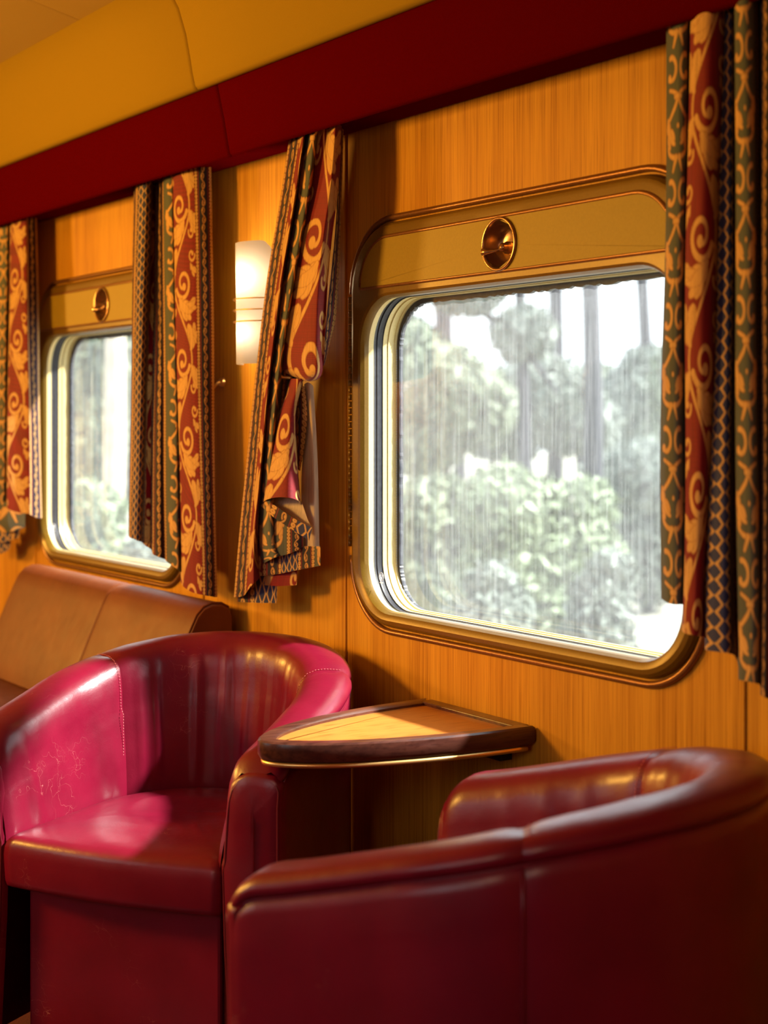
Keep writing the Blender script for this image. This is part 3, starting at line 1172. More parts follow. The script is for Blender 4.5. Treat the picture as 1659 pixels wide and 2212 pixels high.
def build_chair(name, wrinkle_seed):
    root = empty(name)
    rng = np.random.default_rng(wrinkle_seed)
    TS = 0.459
    segs = [(-1.0, -TS), (-TS, TS), (TS, 1.0)]
    folds = [(rng.uniform(-0.40, 0.40), rng.uniform(0.006, 0.014), rng.uniform(0.6, 1.0), rng.uniform(-0.25, 0.25)) for _ in range(15)]
    afold = [(s * rng.uniform(0.52, 0.95), rng.uniform(0.010, 0.025), rng.uniform(0.3, 0.8), rng.uniform(0.3, 0.7)) for s in (-1, 1) for _ in range(6)]
    for si, (ta, tb) in enumerate(segs):
        n = 64 if si == 1 else 36
        ts = np.linspace(ta, tb, n)
        rings = []
        orings = []
        for i, t in enumerate(ts):
            x, y, nx, ny = plan(t)
            h = rim_height(t)
            prof = cover_profile(h)
            zb = 0.40
            z0 = h - 0.105
            for q in np.linspace(0, 1, 16)[1:]:
                prof.append((-0.062 - 0.016 * math.sin(q * math.pi * 0.6), z0 + (zb - z0) * q))
            # tuck into the seam at segment ends
            e = min(i, n - 1 - i)
            tuck = {0: 0.0055, 1: 0.0022, 2: 0.0006}.get(e, 0.0)
            if abs(abs(t) - 1) < 0.03:
                tuck = 0.010 * max(0, (abs(t) - 0.975) / 0.025) ** 2
            ring = []
            for (o, z) in prof:
                disp = 0.0
                if o < -0.03 and z < h - 0.03:
                    q = (h - z) / (h - 0.40)
                    for (fc, fw, fa, sl) in (folds if si == 1 else afold):
                        lean = fc + sl * 0.12 * q
                        disp += fa * 0.0075 * math.exp(-((t - lean) / fw) ** 2) * math.sin(math.pi * min(1, max(0, (q - 0.06) * (1.25 if si == 1 else 1.1)))) ** 0.8
                sgn = 1 if o > 0 else -1
                oo = o - sgn * min(tuck, abs(o)) - disp * 0.8
                ring.append((x + nx * oo, y + ny * oo, z - (tuck if abs(o) < 0.03 else 0)))
            rings.append(ring)
            oring = []
            for (o, z) in [(0.046, 0.02), (0.050, 0.06), (0.053, 0.30), (0.0545, h - 0.10), (0.0555, h - 0.055), (0.053, h - 0.037), (0.044, h - 0.032)]:
                oo = o - tuck * 0.8
                oring.append((x + nx * oo, y + ny * oo, z))
            orings.append(oring)
        nm = 'back_cover' if si == 1 else 'arm_cover'
        make(nm, *loft_rings(rings, closed=False), 'crimson_leather', root)
        make('outer_back_panel' if si == 1 else 'outer_arm_panel', *loft_rings(orings, closed=False), 'crimson_leather', root)
    # welt along the outside under the top roll
    pts = []
    for t in np.linspace(-0.985, 0.985, 90):
        x, y, nx, ny = plan(t)
        h = rim_height(t)
        pts.append((x + nx * 0.0525, y + ny * 0.0505, h - 0.0348))
    tube('welt', pts, 0.0018, 'crimson_leather', root, 6)
    # seam cords and stitches where the panels meet
    for t in (-TS, TS):
        x, y, nx, ny = plan(t)
        h = rim_height(t)
        pr = cover_profile(h)
        zz = [(0.0525, z) for z in np.linspace(0.03, h - 0.04, 12)]
        tube('seam_cord', [(x + nx * o, y + ny * o, z) for o, z in zz], 0.0022, 'crimson_leather', root, 6)
        st = []
        tx, ty = -ny, nx
        inner = [(o - 0.001 * (1 if o > 0 else -1), z) for o, z in pr[5:]] + [(-0.070, z) for z in np.linspace(h - 0.12, 0.43, 26)]
        path = [Vector((x + nx * o + tx * 0.007, y + ny * o + ty * 0.007, z)) for o, z in inner]
        # resample to even spacing
        acc = [0.0]
        for a, b in zip(path[:-1], path[1:]):
            acc.append(acc[-1] + (b - a).length)
        q = 0.01
        while q < acc[-1]:
            k = max(i for i in range(len(acc)) if acc[i] <= q)
            k = min(k, len(path) - 2)
            f = (q - acc[k]) / max(acc[k + 1] - acc[k], 1e-6)
            p = path[k].lerp(path[k + 1], f)
            dd = (path[k + 1] - path[k]).normalized()
            st.append(tube_vf([p - dd * 0.0018, p + dd * 0.0018], 0.0007, 4))
            q += 0.0062
        make('stitching', *join(*st), 'thread', root)
    # arm front panels with piping
    for s in (-1, 1):
        x, y, nx, ny = plan(s * 1.0)
        h = rim_height(1.0)
        fx, fy = -ny * s, nx * s                      # forward direction (out of the arm end)
        if fy > 0:
            fx, fy = -fx, -fy
        prof = [(0.046, 0.02), (0.050, 0.10), (0.0525, 0.30), (0.052, h - 0.055)] + [(o * 0.94, z - 0.006) for o, z in cover_profile(h)[2:13]] + \
               [(-0.062, h - 0.16), (-0.066, 0.45), (-0.062, 0.30), (-0.050, 0.10), (-0.046, 0.02)]
        cen_o, cen_z = 0.0, h * 0.5

        def ringp(sc, fo):
            r = []
            for (o, z) in prof:
                oo = o * sc
                z2 = z - (1 - sc) * 0.055 if z > 0.3 else z + (0.02 if sc < 1 else 0)
                wr = 0.0022 * math.sin(z * 160 + o * 25) * (1 if 0.3 < z < h - 0.05 else 0.2) * (1 - sc) * 2
                r.append((x + nx * oo + fx * (fo + wr), y + ny * oo + fy * (fo + wr), z2))
            return r
        rg = [ringp(1.0, -0.010), ringp(0.97, 0.002), ringp(0.86, 0.006), ringp(0.55, 0.009), ringp(0.05, 0.0105)]
        V, F = loft_rings(rg, closed=True)
        m_ = len(prof)
        F.append(tuple(4 * m_ + k for k in range(m_)))
        ap = make('arm_front_panel', V, F, 'crimson_leather', root)
        pp = [(x + nx * o * 0.90 + fx * 0.004, y + ny * o * 0.90 + fy * 0.004, (z - 0.012 if z > 0.3 else z)) for o, z in prof]
        tube('piping', pp, 0.0026, 'crimson_piping', ap, 6)
    # seat cushion: plan follows the inside of the shell
    out = []
    for t in np.linspace(-0.985, 0.985, 61):
        x, y, nx, ny = plan(t)
        out.append((x - nx * 0.066, y - ny * 0.066))
    a, b = out[-1], out[0]
    fy0 = -_LA - 0.008
    front = [(a[0] + (b[0] - a[0]) * f, fy0 - 0.018 * math.sin(math.pi * f)) for f in np.linspace(0.0, 1.0, 26)]
    pl = out + front
    cx, cy = 0.0, 0.02

    def dent(x, y):
        d = 0.0
        r = math.hypot((x - 0.03) / 1.35, y - 0.0)
        d -= 0.011 * math.exp(-(r / 0.075) ** 2)
        d += 0.005 * math.exp(-((r - 0.105) / 0.020) ** 2) * (1 if x < 0.10 else 0.4)
        for (ax, ay, ca, wl) in ((0.13, -0.02, 0.5, 0.11), (0.15, 0.05, 0.2, 0.12), (0.10, -0.10, 0.9, 0.10)):
            u_ = (x - ax) * math.cos(ca) + (y - ay) * math.sin(ca)
            v_ = -(x - ax) * math.sin(ca) + (y - ay) * math.cos(ca)
            d += 0.0035 * math.exp(-(v_ / 0.008) ** 2) * math.exp(-(u_ / wl) ** 2)
        return d
    rings = []
    zt = 0.452
    for sc, dz in [(0.03, 0.016), (0.12, 0.016), (0.22, 0.016), (0.32, 0.0155), (0.42, 0.015), (0.52, 0.014), (0.62, 0.0125), (0.71, 0.011), (0.79, 0.009), (0.86, 0.006), (0.92, 0.002), (0.96, -0.003), (0.985, -0.010), (0.998, -0.020), (1.003, -0.035), (1.0, -0.060), (0.995, -0.085), (0.985, -0.095), (0.96, -0.100)]:
        ring = []
        for (x, y) in pl:
            X, Y = cx + (x - cx) * sc, cy + (y - cy) * sc
            z = zt + dz + (dent(X, Y) if dz > 0 else 0)
            if dz < -0.03 and y < -0.15:
                z += 0.0
            ring.append((X, Y, z))
        rings.append(ring)
    V, F = loft_rings(rings)
    F.append(tuple(range(len(pl)))[::-1])
    make('seat_cushion', V, F, 'crimson_leather', root)
    # base below the cushion, set back behind the arms
    w0 = 0.205
    fp = box('front_panel', -w0, w0 + 0.01, -_LA + 0.03, 0.20, 0.02, 0.352, 'crimson_leather', root, 0.006)
    bs = box('seat_deck', -0.17, 0.17, -0.10, 0.24, 0.03, 0.33, 'crimson_piping', root)
    # short round feet
    for fxx, fyy in ((-0.23, -0.17), (0.23, -0.17), (-0.17, 0.22), (0.17, 0.22)):
        make('foot', *join(lathe_vf([(0.0005, 0.0), (0.022, 0.0), (0.026, 0.012), (0.026, 0.03), (0.0005, 0.03)], 16, 'z', (fxx, fyy, 0))), 'black_rubber', root)
    return root


chA = build_chair('tub_armchair', 3)
chA.location = (-2.768, -0.433, 0)
chA.rotation_euler = (0, 0, 0.578)
tag(chA, 'crimson leather tub armchair facing out beside the tan sofa, its seat in view', 'armchair', 'crimson tub armchairs round the small table')
chB = build_chair('tub_armchair', 8)
chB.location = (-1.729, -0.423, 0)
chB.rotation_euler = (0, 0, -1.121)
tag(chB, 'crimson leather tub armchair turned side-on under the big window, its outer panels showing', 'armchair', 'crimson tub armchairs round the small table')


# ------------------------------------------------------------------ wall table
def build_table():
    root = empty('wall_table', (-2.334, 0, 0))
    tag(root, 'small tapered wooden wall table with orange top and dark raised rim', 'table')
    Lt, hw = 0.485, 0.172
    n = 72

    def half(y):
        q = min(1.0, max(0.0, -y / Lt))
        return hw * max(0.0, 1 - q ** 2.1) ** 0.60

    def outline(e):
        """right edge from wall to nose to left edge, inset e"""
        pts = []
        for i in range(n + 1):
            a = math.pi * i / n
            y = -math.sin(a) * Lt
            sgn = 1 if i <= n / 2 else -1
            pts.append((half(y) * sgn, y))
        res = []
        for i in range(n + 1):
            p0 = pts[max(i - 1, 0)]
            p1 = pts[min(i + 1, n)]
            tx, ty = p1[0] - p0[0], p1[1] - p0[1]
            L = math.hypot(tx, ty)
            nx, ny = ty / L, -tx / L              # points outwards? decide by sign
            if nx * pts[i][0] + ny * (pts[i][1] + 0.15) < 0:
                nx, ny = -nx, -ny
            res.append((pts[i][0] - nx * e, pts[i][1] - ny * e))
        return res
    zt = 0.688
    O, I = outline(0.0), outline(0.033)
    yb = -0.004
    O[0], O[-1] = (hw, yb), (-hw, yb)
    I = [(x, min(y, -0.030)) for x, y in I]
    # inlaid top
    make('table_top', [(x, y, zt - 0.0075) for x, y in I], [tuple(range(len(I)))[::-1]], 'table_veneer', root, smooth=False)
    Ib = outline(0.012)
    Ib = [(x, min(y, -0.010)) for x, y in Ib]
    make('underside', [(x, y, zt - 0.036) for x, y in Ib], [tuple(range(len(Ib)))], 'dark_rosewood', root, smooth=False)

    def rim(i0, i1, name):
        rings = []
        for i in range(i0, i1 + 1):
            (ox, oy), (ix, iy) = O[i], I[i]
            mx, my = ox * 0.85 + ix * 0.15, oy * 0.85 + iy * 0.15
            kx, ky = ox * 0.2 + ix * 0.8, oy * 0.2 + iy * 0.8
            dx, dy = ox - ix, oy - iy
            rings.append([(ix, iy, zt - 0.009), (ix, iy, zt - 0.003), (kx, ky, zt), (mx, my, zt), (ox - dx * .03, oy - dy * .03, zt - 0.003), (ox, oy, zt - 0.008), (ox, oy, zt - 0.026), (mx, my, zt - 0.034), (ix, iy, zt - 0.036)])
        V, F = loft_rings(rings, closed=False)
        m = len(rings[0])
        F.append(tuple(range(m)))
        F.append(tuple(len(V) - m + k for k in range(m))[::-1])
        sharp(make(name, V, F, 'dark_rosewood', root), 35)
    rim(0, 18, 'rim_side')
    rim(18, 54, 'rim_nose')
    rim(54, n, 'rim_side')
    box('rim_back', -hw + 0.02, hw - 0.02, -0.034, yb, zt - 0.036, zt - 0.0005, 'dark_rosewood', root, 0.002)
    tube('brass_strip', [(x * 0.965, y * 0.975, zt - 0.040) for x, y in O[1:-1]], 0.0050, 'brass', root, 8)
    br = [box_vf(-0.10, 0.10, -0.03, -0.002, zt - 0.075, zt - 0.037), box_vf(-0.018, 0.018, -0.30, -0.002, zt - 0.060, zt - 0.037)]
    make('wall_bracket', *join(*br), 'black_rubber', root, smooth=False)


build_table()


# ------------------------------------------------------------------ sofa under the far window
def build_sofa():
    root = empty('sofa', (-3.885, -0.3, 0))
    root.rotation_euler = (0, 0, 0)
    ox, oy = -3.885, -0.3
    tag(root, 'tan leather two-seat sofa against the wall under the smaller far window', 'sofa')
    x0, x1, xm = -4.46, -3.27, -3.80

    def cushion(name, xa, xb, prof, mat='tan_leather', rnd=0.014):
        """closed (y, z) profile swept in x with rounded ends"""
        cy = sum(p[0] for p in prof) / len(prof)
        cz = sum(p[1] for p in prof) / len(prof)
        st = [(xa, 0.94), (xa + rnd * 0.15, 0.97), (xa + rnd * 0.5, 0.99), (xa + rnd, 1.0)]
        st += [(xa + rnd + (xb - xa - 2 * rnd) * i / 10, 1.0) for i in range(1, 10)]
        st += [(xb - rnd, 1.0), (xb - rnd * 0.5, 0.99), (xb - rnd * 0.15, 0.97), (xb, 0.94)]
        rings = [[(x - ox, cy + (y - cy) * s - oy, cz + (z - cz) * s) for y, z in prof] for x, s in st]
        V, F = loft_rings(rings)
        m = len(prof)
        F.append(tuple(range(m)))
        F.append(tuple(len(V) - m + k for k in range(m))[::-1])
        return sharp(make(name, V, F, mat, root), 45)
    bk = [(-0.035, 0.52), (-0.030, 0.70), (-0.032, 0.775), (-0.040, 0.795), (-0.060, 0.806), (-0.085, 0.808), (-0.108, 0.800), (-0.126, 0.782), (-0.142, 0.750), (-0.165, 0.70), (-0.200, 0.62), (-0.235, 0.54), (-0.245, 0.50), (-0.22, 0.47), (-0.06, 0.47)]
    cushion('back_cushion', x0, xm - 0.001, bk)
    cushion('back_cushion', xm + 0.001, x1, bk)
    st = [(-0.20, 0.34), (-0.20, 0.48), (-0.24, 0.498), (-0.45, 0.505), (-0.62, 0.498), (-0.66, 0.47), (-0.665, 0.40), (-0.65, 0.35)]
    cushion('seat_cushion', x0, xm - 0.001, st)
    cushion('seat_cushion', xm + 0.001, x1 - 0.12, st)
    b = box('base', x0 - ox, x1 - 0.12 - ox, -0.62 - oy, -0.04 - oy, 0.03, 0.345, 'tan_leather', root, 0.01)
    # piping round the end of the back
    pp = [(x1 - ox - 0.006, y - oy - (0.001), z) for y, z in bk[3:13]]
    tube('piping', pp, 0.003, 'tan_leather', root, 6)
    box('plinth', x0 + 0.03 - ox, x1 - 0.15 - ox, -0.58 - oy, -0.06 - oy, 0.0, 0.035, 'black_rubber', root)


build_sofa()


# ------------------------------------------------------------------ wall sconce
def build_sconce(loc, flip=1, lit=1.0, rich=True):
    root = empty('wall_sconce', loc)
    zc = 1.52
    zb, ztp = 1.379, 1.664
    hwt, hwb = 0.086, 0.070
    # curved frosted glass, corners rounded at the top
    rings = []
    nz, nx = 24, 18
    for j in range(nz + 1):
        f = j / nz
        z = zb + (ztp - zb) * f
        hw = hwb + (hwt - hwb) * f
        ring = []
        for i in range(nx + 1):
            q = -1 + 2 * i / nx
            x = hw * q
            zz = z
            if f > 0.8:
                zz = zb + (ztp - zb) * (0.8 + (f - 0.8) * (1 - 0.75 * max(0, (abs(q) - 0.70) / 0.30) ** 2.2 * (1 if q * flip > 0 else 0.15)))
            y = -0.030 - 0.050 * (1 - q * q) + (0.0012 * math.sin(i * math.pi * 0.9 * 4) if f < 0.35 else 0)
            ring.append((x, y, zz))
        rings.append(ring)
    make('shade', *loft_rings(rings, closed=False), 'frosted_shade', root)
    box('back_plate', -0.045, 0.045, -0.008, 0.0, 1.40, 1.63, 'brass', root, 0.003)
    for zz in (1.478, 1.505, 1.531):
        hw = hwb + (hwt - hwb) * (zz - zb) / (ztp - zb)
        pts = [(hw * 1.10 * q, -0.030 - 0.054 * (1 - q * q) - 0.002, zz) for q in np.linspace(-1, 1, 21)]
        pts = [(-hw * 1.12, -0.004, zz)] + pts + [(hw * 1.12, -0.004, zz)]
        tube('wire_band', pts, 0.0016, 'brass', root, 6)
    for zz, e, r in ((1.580, 1.0, 0.020), (1.452, 0.40, 0.014)):
        b = make('bulb', *lathe_vf([(0.0005, -r * 1.3), (r * .6, -r * .9), (r, 0), (r * .8, r * .8), (r * .45, r * 1.6), (0.0005, r * 1.7)], 16, 'z', (0, -0.036, zz)), 'bulb_glow', root)
        if rich:
            l = bpy.data.lights.new('sconce_lamp', 'POINT')
            lo = bpy.data.objects.new('sconce_lamp', l)
            col.objects.link(lo)
            lo.parent = root
            lo.location = (0, -0.058, zz)
            l.energy = 1.4 * e * lit
            l.color = (1.0, 0.86, 0.70)
            l.shadow_soft_size = 0.006
    return root


sc = build_sconce((-3.150, 0, 0))
tag(sc, 'lit frosted glass wall sconce with three brass wire bands between the windows', 'wall lamp')


# guessed lamps on the aisle side, unseen: two warm this wall from the left
for i, (x, watt) in enumerate(((-3.95, 84.0), (-7.00, 118.0), (-0.45, 6.5))):  # the last, dim one is added to brighten the near chair's outer side
    r = empty('guessed_aisle_lamp', (x, YB, 0))
    tag(r, ('first guessed warm lamp, unseen on the aisle side down the carriage', 'second guessed warm lamp, unseen on the aisle side down the carriage', 'dim lamp added behind the viewer to brighten the near armchair')[i], 'wall lamp', 'guessed aisle lamps')
    box('back_plate', -0.05, 0.05, 0.0, 0.02, 1.50, 1.80, 'brass', r, 0.004)
    box('lamp_glass', -0.09, 0.09, 0.02, 0.06, 1.50, 1.80, 'frosted_shade', r, 0.02)
    area_light('guessed_aisle_light', (x + 0.10, YB + 0.16, 1.66), 0.45, watt, WARM if i < 2 else (1.0, 0.62, 0.40), ((0.50, 0.78, 0.30), (0.80, 0.60, 0.03), (-0.40, 0.80, -0.2))[i], 0.45)


# ------------------------------------------------------------------ curtain hooks
def hook(name, loc, label, reach=1.0):
    r = empty(name, loc)
    tag(r, label, 'curtain hook', 'brass curtain hooks')
    make('rosette', *lathe_vf([(0.0005, -0.010), (0.008, -0.010), (0.011, -0.006), (0.012, 0.0)], 18, 'y'), 'brass', r)
    tube('hook_arm', [(0, -0.006, 0), (0, -0.045 * reach, -0.001), (-0.003, -0.062 * reach, -0.008), (-0.006, -0.075 * reach, -0.015), (-0.012, -0.092 * reach, -0.014), (-0.017, -0.102 * reach, -0.004), (-0.018, -0.104 * reach, 0.010)], [.0055, .005, .0046, .0042, .004, .004, .005], 'brass', r, 8)


p = wp(482, 826, 0.0)
hook('curtain_hook', (p[0], 0, p[2]), 'empty brass curtain hook on the wood panel left of the sconce', 0.34)
p = wp(676, 806, -0.02)
hook('curtain_hook', (p[0], 0, p[2] + 0.004), 'brass hook holding the tied-back curtain between sconce and big window')

# ------------------------------------------------------------------ curtains
TAGC = 'patterned curtains at the windows'
# right-hand curtain of the big window
c4 = empty('curtain', (0, 0, 0))
tag(c4, 'long red, green and gold brocade curtain hanging straight at the big window', 'curtain', TAGC)
cols4 = [
    (0.485, 1440, .100, 1424, 1293, .100), (0.515, 1452, .118, 1436, 1302, .118), (0.545, 1470, .124, 1452, 1306, .122), (0.580, 1488, .112, 1466, 1306, .112),
    (0.600, 1497, .070, 1480, 1310, .080), (0.690, 1494, .105, 1473, 1350, .110), (0.705, 1502, .132, 1478, 1366, .134), (0.745, 1530, .138, 1500, 1372, .138), (0.785, 1556, .126, 1518, 1375, .124),
    (0.815, 1572, .100, 1528, 1378, .096), (0.905, 1562, .075, 1528, 1400, .092), (0.915, 1562, .090, 1530, 1404, .122), (0.930, 1572, .106, 1554, 1408, .134), (0.950, 1583, .095, 1578, 1412, .122),
    (1.010, 1588, .055, 1586, 1420, .060), (1.055, 1590, .060, 1590, 1440, .070), (1.088, 1586, .118, 1590, 1466, .118), (1.105, 1590, .134, 1596, 1470, .132), (1.140, 1608, .138, 1618, 1474, .138), (1.180, 1626, .130, 1636, 1478, .128),
    (1.205, 1638, .110, 1642, 1482, .105), (1.235, 1646, .070, 1650, 1490, .070), (1.225, 1645, .105, 1646, 1500, .105), (1.245, 1655, .128, 1654, 1505, .125), (1.268, 1668, .120, 1668, 1510, .118), (1.290, 1690, .075, 1690, 1515, .08),
    (1.34, 1700, .12, 1700, 1518, .12), (1.40, 1730, .10, 1730, 1520, .10)]
hang('drape', cols4, 1.95, c4, 700, 560, vtop=0.05)

# curtain at the right side of the far window
c2 = empty('curtain', (0, 0, 0))
tag(c2, 'straight brocade curtain at the far window, its braided edge beside the empty hook', 'curtain', TAGC)
cols2 = [
    (0.000, 456, .060, 468, 1290, .070), (0.015, 449, .070, 462, 1290, .080), (0.040, 436, .084, 452, 1288, .094), (0.070, 422, .094, 440, 1286, .104), (0.110, 405, .104, 426, 1283, .112), (0.150, 388, .110, 412, 1278, .114), (0.190, 374, .104, 398, 1268, .106),
    (0.215, 368, .080, 392, 1256, .080), (0.560, 376, .075, 394, 1240, .075), (0.535, 372, .098, 388, 1232, .098), (0.505, 360, .104, 374, 1222, .104), (0.480, 352, .092, 362, 1214, .094),
    (0.468, 350, .075, 356, 1208, .085), (0.440, 344, .070, 344, 1204, .100), (0.412, 340, .060, 330, 1198, .090), (0.395, 338, .045, 326, 1190, .060), (0.150, 336, .045, 322, 1185, .065), (0.180, 330, .050, 312, 1178, .075), (0.405, 333, .055, 306, 1172, .080),
    (0.372, 330, .080, 304, 1170, .100), (0.354, 322, .104, 297, 1168, .112), (0.332, 310, .112, 290, 1164, .116), (0.310, 300, .108, 284, 1162, .112), (0.300, 295, .100, 281, 1160, .106), (0.270, 290, .070, 279, 1158, .080), (0.25, 289, .04, 279, 1158, .05)]
hang('drape', cols2, 1.95, c2, 540, 420, vtop=0.11, wob=0.002)

# tied curtain at the left edge of the picture
c1 = empty('curtain', (0, 0, 0))
tag(c1, 'brocade curtain at the left side of the far window, its hem turned up', 'curtain', TAGC)
cols1 = [
    (0.000, 79, .060, 90, 1118, .060), (0.015, 75, .072, 86, 1120, .074), (0.040, 67, .085, 78, 1118, .090), (0.065, 60, .095, 70, 1114, .104), (0.085, 54, .104, 64, 1110, .115), (0.125, 42, .112, 46, 1108, .125), (0.165, 32, .112, 28, 1104, .122), (0.200, 24, .098, 14, 1098, .100),
    (0.485, 22, .075, 12, 1092, .070), (0.510, 18, .095, 8, 1110, .092), (0.560, 4, .100, -8, 1118, .098), (0.620, -20, .080, -24, 1120, .08), (0.70, -50, .1, -50, 1120, .1)]
hang('drape', cols1, 1.95, c1, 420, 260, vtop=0.02, wob=0.002)
cloth('hem_fold', [[(-20, 1085, .085), (20, 1085, .095), (55, 1098, .09)], [(-20, 1120, .09), (20, 1122, .10), (54, 1135, .095)], [(-20, 1148, .08), (18, 1150, .09), (52, 1140, .08)]], [0.50, 0.54, 0.585], [0.9, 0.94, 0.97], c1, 60, 90)
cloth('hem_fold', [[(-20, 1135, .075), (10, 1138, .08), (44, 1130, .07)], [(-20, 1170, .08), (8, 1172, .085), (40, 1162, .075)]], [0.33, 0.37, 0.44], [0.95, 1.0], c1, 50, 80)
cloth('hem_fold', [[(-20, 1160, .065), (6, 1162, .07), (24, 1160, .06)], [(-20, 1196, .07), (5, 1195, .075), (22, 1184, .065)]], [0.31, 0.36, 0.41], [0.95, 1.0], c1, 50, 60)

# tied-back curtain at the left side of the big window
c3 = empty('curtain', (0, 0, 0))
tag(c3, 'brocade curtain caught back over a brass hook beside the lit sconce', 'curtain', TAGC)
cu = [0.000, 0.015, 0.042, 0.068, 0.095, 0.125, 0.150, 0.490, 0.525, 0.560, 0.580]
rowsL = []
for py, xs_ in ((262, [629, 634, 643, 650, 655, 661, 664, 664, 674, 686, 690]),
                (420, [607, 611, 619, 626, 632, 638, 641, 642, 654, 668, 674]),
                (600, [577, 581, 589, 597, 603, 609, 612, 613, 625, 636, 640]),
                (800, [553, 557, 564, 571, 577, 583, 586, 587, 597, 606, 611]),
                (1000, [532, 537, 545, 552, 558, 564, 567, 568, 579, 588, 594]),
                (1160, [516, 521, 529, 537, 543, 550, 556, 559, 574, 590, 598]),
                (1282, [505, 510, 520, 528, 536, 548, 560, 566, 582, 600, 610])):
    dd = [.085, .095, .108, .112, .118, .124, .100, .092, .116, .112, .075]
    hem = 0 if py < 1280 else 1
    off = [8, 8, 7, 4, -8, -22, -34, -60, -72, -80, -84]
    rowsL.append([(x, py + (off[i] if hem else 0), d) for i, (x, d) in enumerate(zip(xs_, dd))])
cloth('edge_drape', rowsL, cu, [0.03, 0.15, 0.28, 0.42, 0.57, 0.69, 0.79], c3, 720, 190)
# billowing red breadth drawn to the hook
rb = []
for py, xs_, bulge in ((256, [692, 702, 712, 724, 734, 739], .02), (390, [666, 682, 698, 714, 728, 733], .03), (508, [631, 654, 678, 698, 712, 718], .04), (630, [614, 640, 664, 686, 702, 707], .045), (740, [603, 630, 656, 682, 697, 702], .05),
                       (786, [604, 632, 660, 684, 696, 699], .05), (806, [618, 640, 662, 680, 692, 694], .03), (812, [634, 648, 662, 674, 686, 689], .0)):
    prof = [0.2, 0.65, 0.75, 1.0, 0.75, 0.3]
    rb.append([(x, py + (0 if py < 780 else 12 * math.sin(i / 5 * math.pi)), 0.085 + bulge * q + 0.012 * math.sin(i * 2.1 + py * 0.004)) for i, (x, q) in enumerate(zip(xs_, prof))])
cloth('gathered_breadth', rb, [0.085, 0.115, 0.145, 0.180, 0.215, 0.228], [0.30, 0.39, 0.475, 0.56, 0.64, 0.675, 0.69, 0.70], c3, 480, 220)
# dark return edge behind it
cloth('return_edge', [[(734, 252, .085), (739, 252, .07), (743, 252, .05)], [(726, 470, .085), (732, 470, .07), (737, 470, .05)], [(708, 660, .085), (718, 665, .07), (727, 670, .05)], [(700, 745, .08), (707, 748, .07), (712, 745, .05)], [(696, 790, .07), (699, 790, .06), (702, 788, .05)]],
      [0.245, 0.290, 0.309], [0, .16, .30, .37, .41], c3, 300, 40)
# tail below the hook: rolled cone, open at the foot
cone = []
for py, l, r in ((818, 628, 655), (850, 618, 648), (890, 604, 640), (960, 588, 641), (1030, 574, 645), (1084, 566, 650)):
    row = []
    for q in np.linspace(-1, 1, 7):
        x = (l + r) / 2 + (r - l) / 2 * math.sin(q * math.pi / 2)
        d = 0.085 + 0.000 + (r - l) * 0.00085 * math.cos(q * math.pi / 2)
        yy = py + (0 if py < 1080 else (2 + 10 * (abs(q) ** 2) - 12 * math.cos(q * 1.2)))
        row.append((x, yy, d))
    cone.append(row)
cloth('tail_roll', cone, np.linspace(0.085, 0.225, 7), [0.0, .03, .065, .125, .185, .235], c3, 260, 150)
# folds lying behind the tail and the hook
cloth('inner_fold', [[(600, 770, .078), (618, 768, .070), (638, 772, .078), (660, 776, .066)], [(596, 860, .074), (610, 860, .064), (626, 862, .074), (650, 866, .062)], [(586, 980, .072), (600, 980, .060), (616, 984, .070), (636, 988, .060)], [(574, 1100, .070), (592, 1100, .060), (610, 1106, .068), (634, 1110, .060)]],
      [0.560, 0.605, 0.650, 0.680], [0.40, 0.46, 0.55, 0.64], c3, 200, 90)
# turned-up lip of the tail and the lining inside it
cloth('turned_lip', [[(574, 1080, .110), (600, 1096, .118), (636, 1120, .112), (674, 1140, .10)], [(563, 1092, .108), (592, 1118, .120), (628, 1142, .114), (668, 1168, .10)]], [0.205, 0.245, 0.300, 0.355], [0.0, 0.022], c3, 46, 120)
cloth('lining', [[(572, 1076, .086), (610, 1070, .080), (652, 1084, .09)], [(600, 1098, .098), (636, 1112, .092), (664, 1120, .09)], [(630, 1120, .104), (652, 1134, .098), (675, 1144, .092)]], 0.0, [0, 0.1, 0.2], c3, 24, 24, 'lining')
# striped edge and lining strip beside the cone
cloth('tail_edge', [[(640, 832, .085), (650, 832, .088), (659, 836, .082)], [(640, 890, .080), (652, 890, .084), (664, 900, .08)], [(640, 960, .076), (648, 965, .078), (657, 970, .078)], [(642, 1012, .074), (645, 1015, .075), (648, 1018, .075)]], [0.425, 0.465, 0.480], [0, .05, .10, .14], c3, 180, 50)
cloth('lining', [[(657, 830, .072), (666, 826, .080), (677, 834, .07)], [(662, 920, .066), (672, 920, .076), (683, 930, .066)], [(652, 1010, .064), (674, 1010, .076), (687, 1020, .064)], [(650, 1110, .062), (674, 1110, .076), (689, 1120, .062)], [(640, 1188, .060), (672, 1192, .072), (690, 1194, .060)]], 0.0, [0, .1, .2, .3, .4], c3, 60, 30, 'lining')
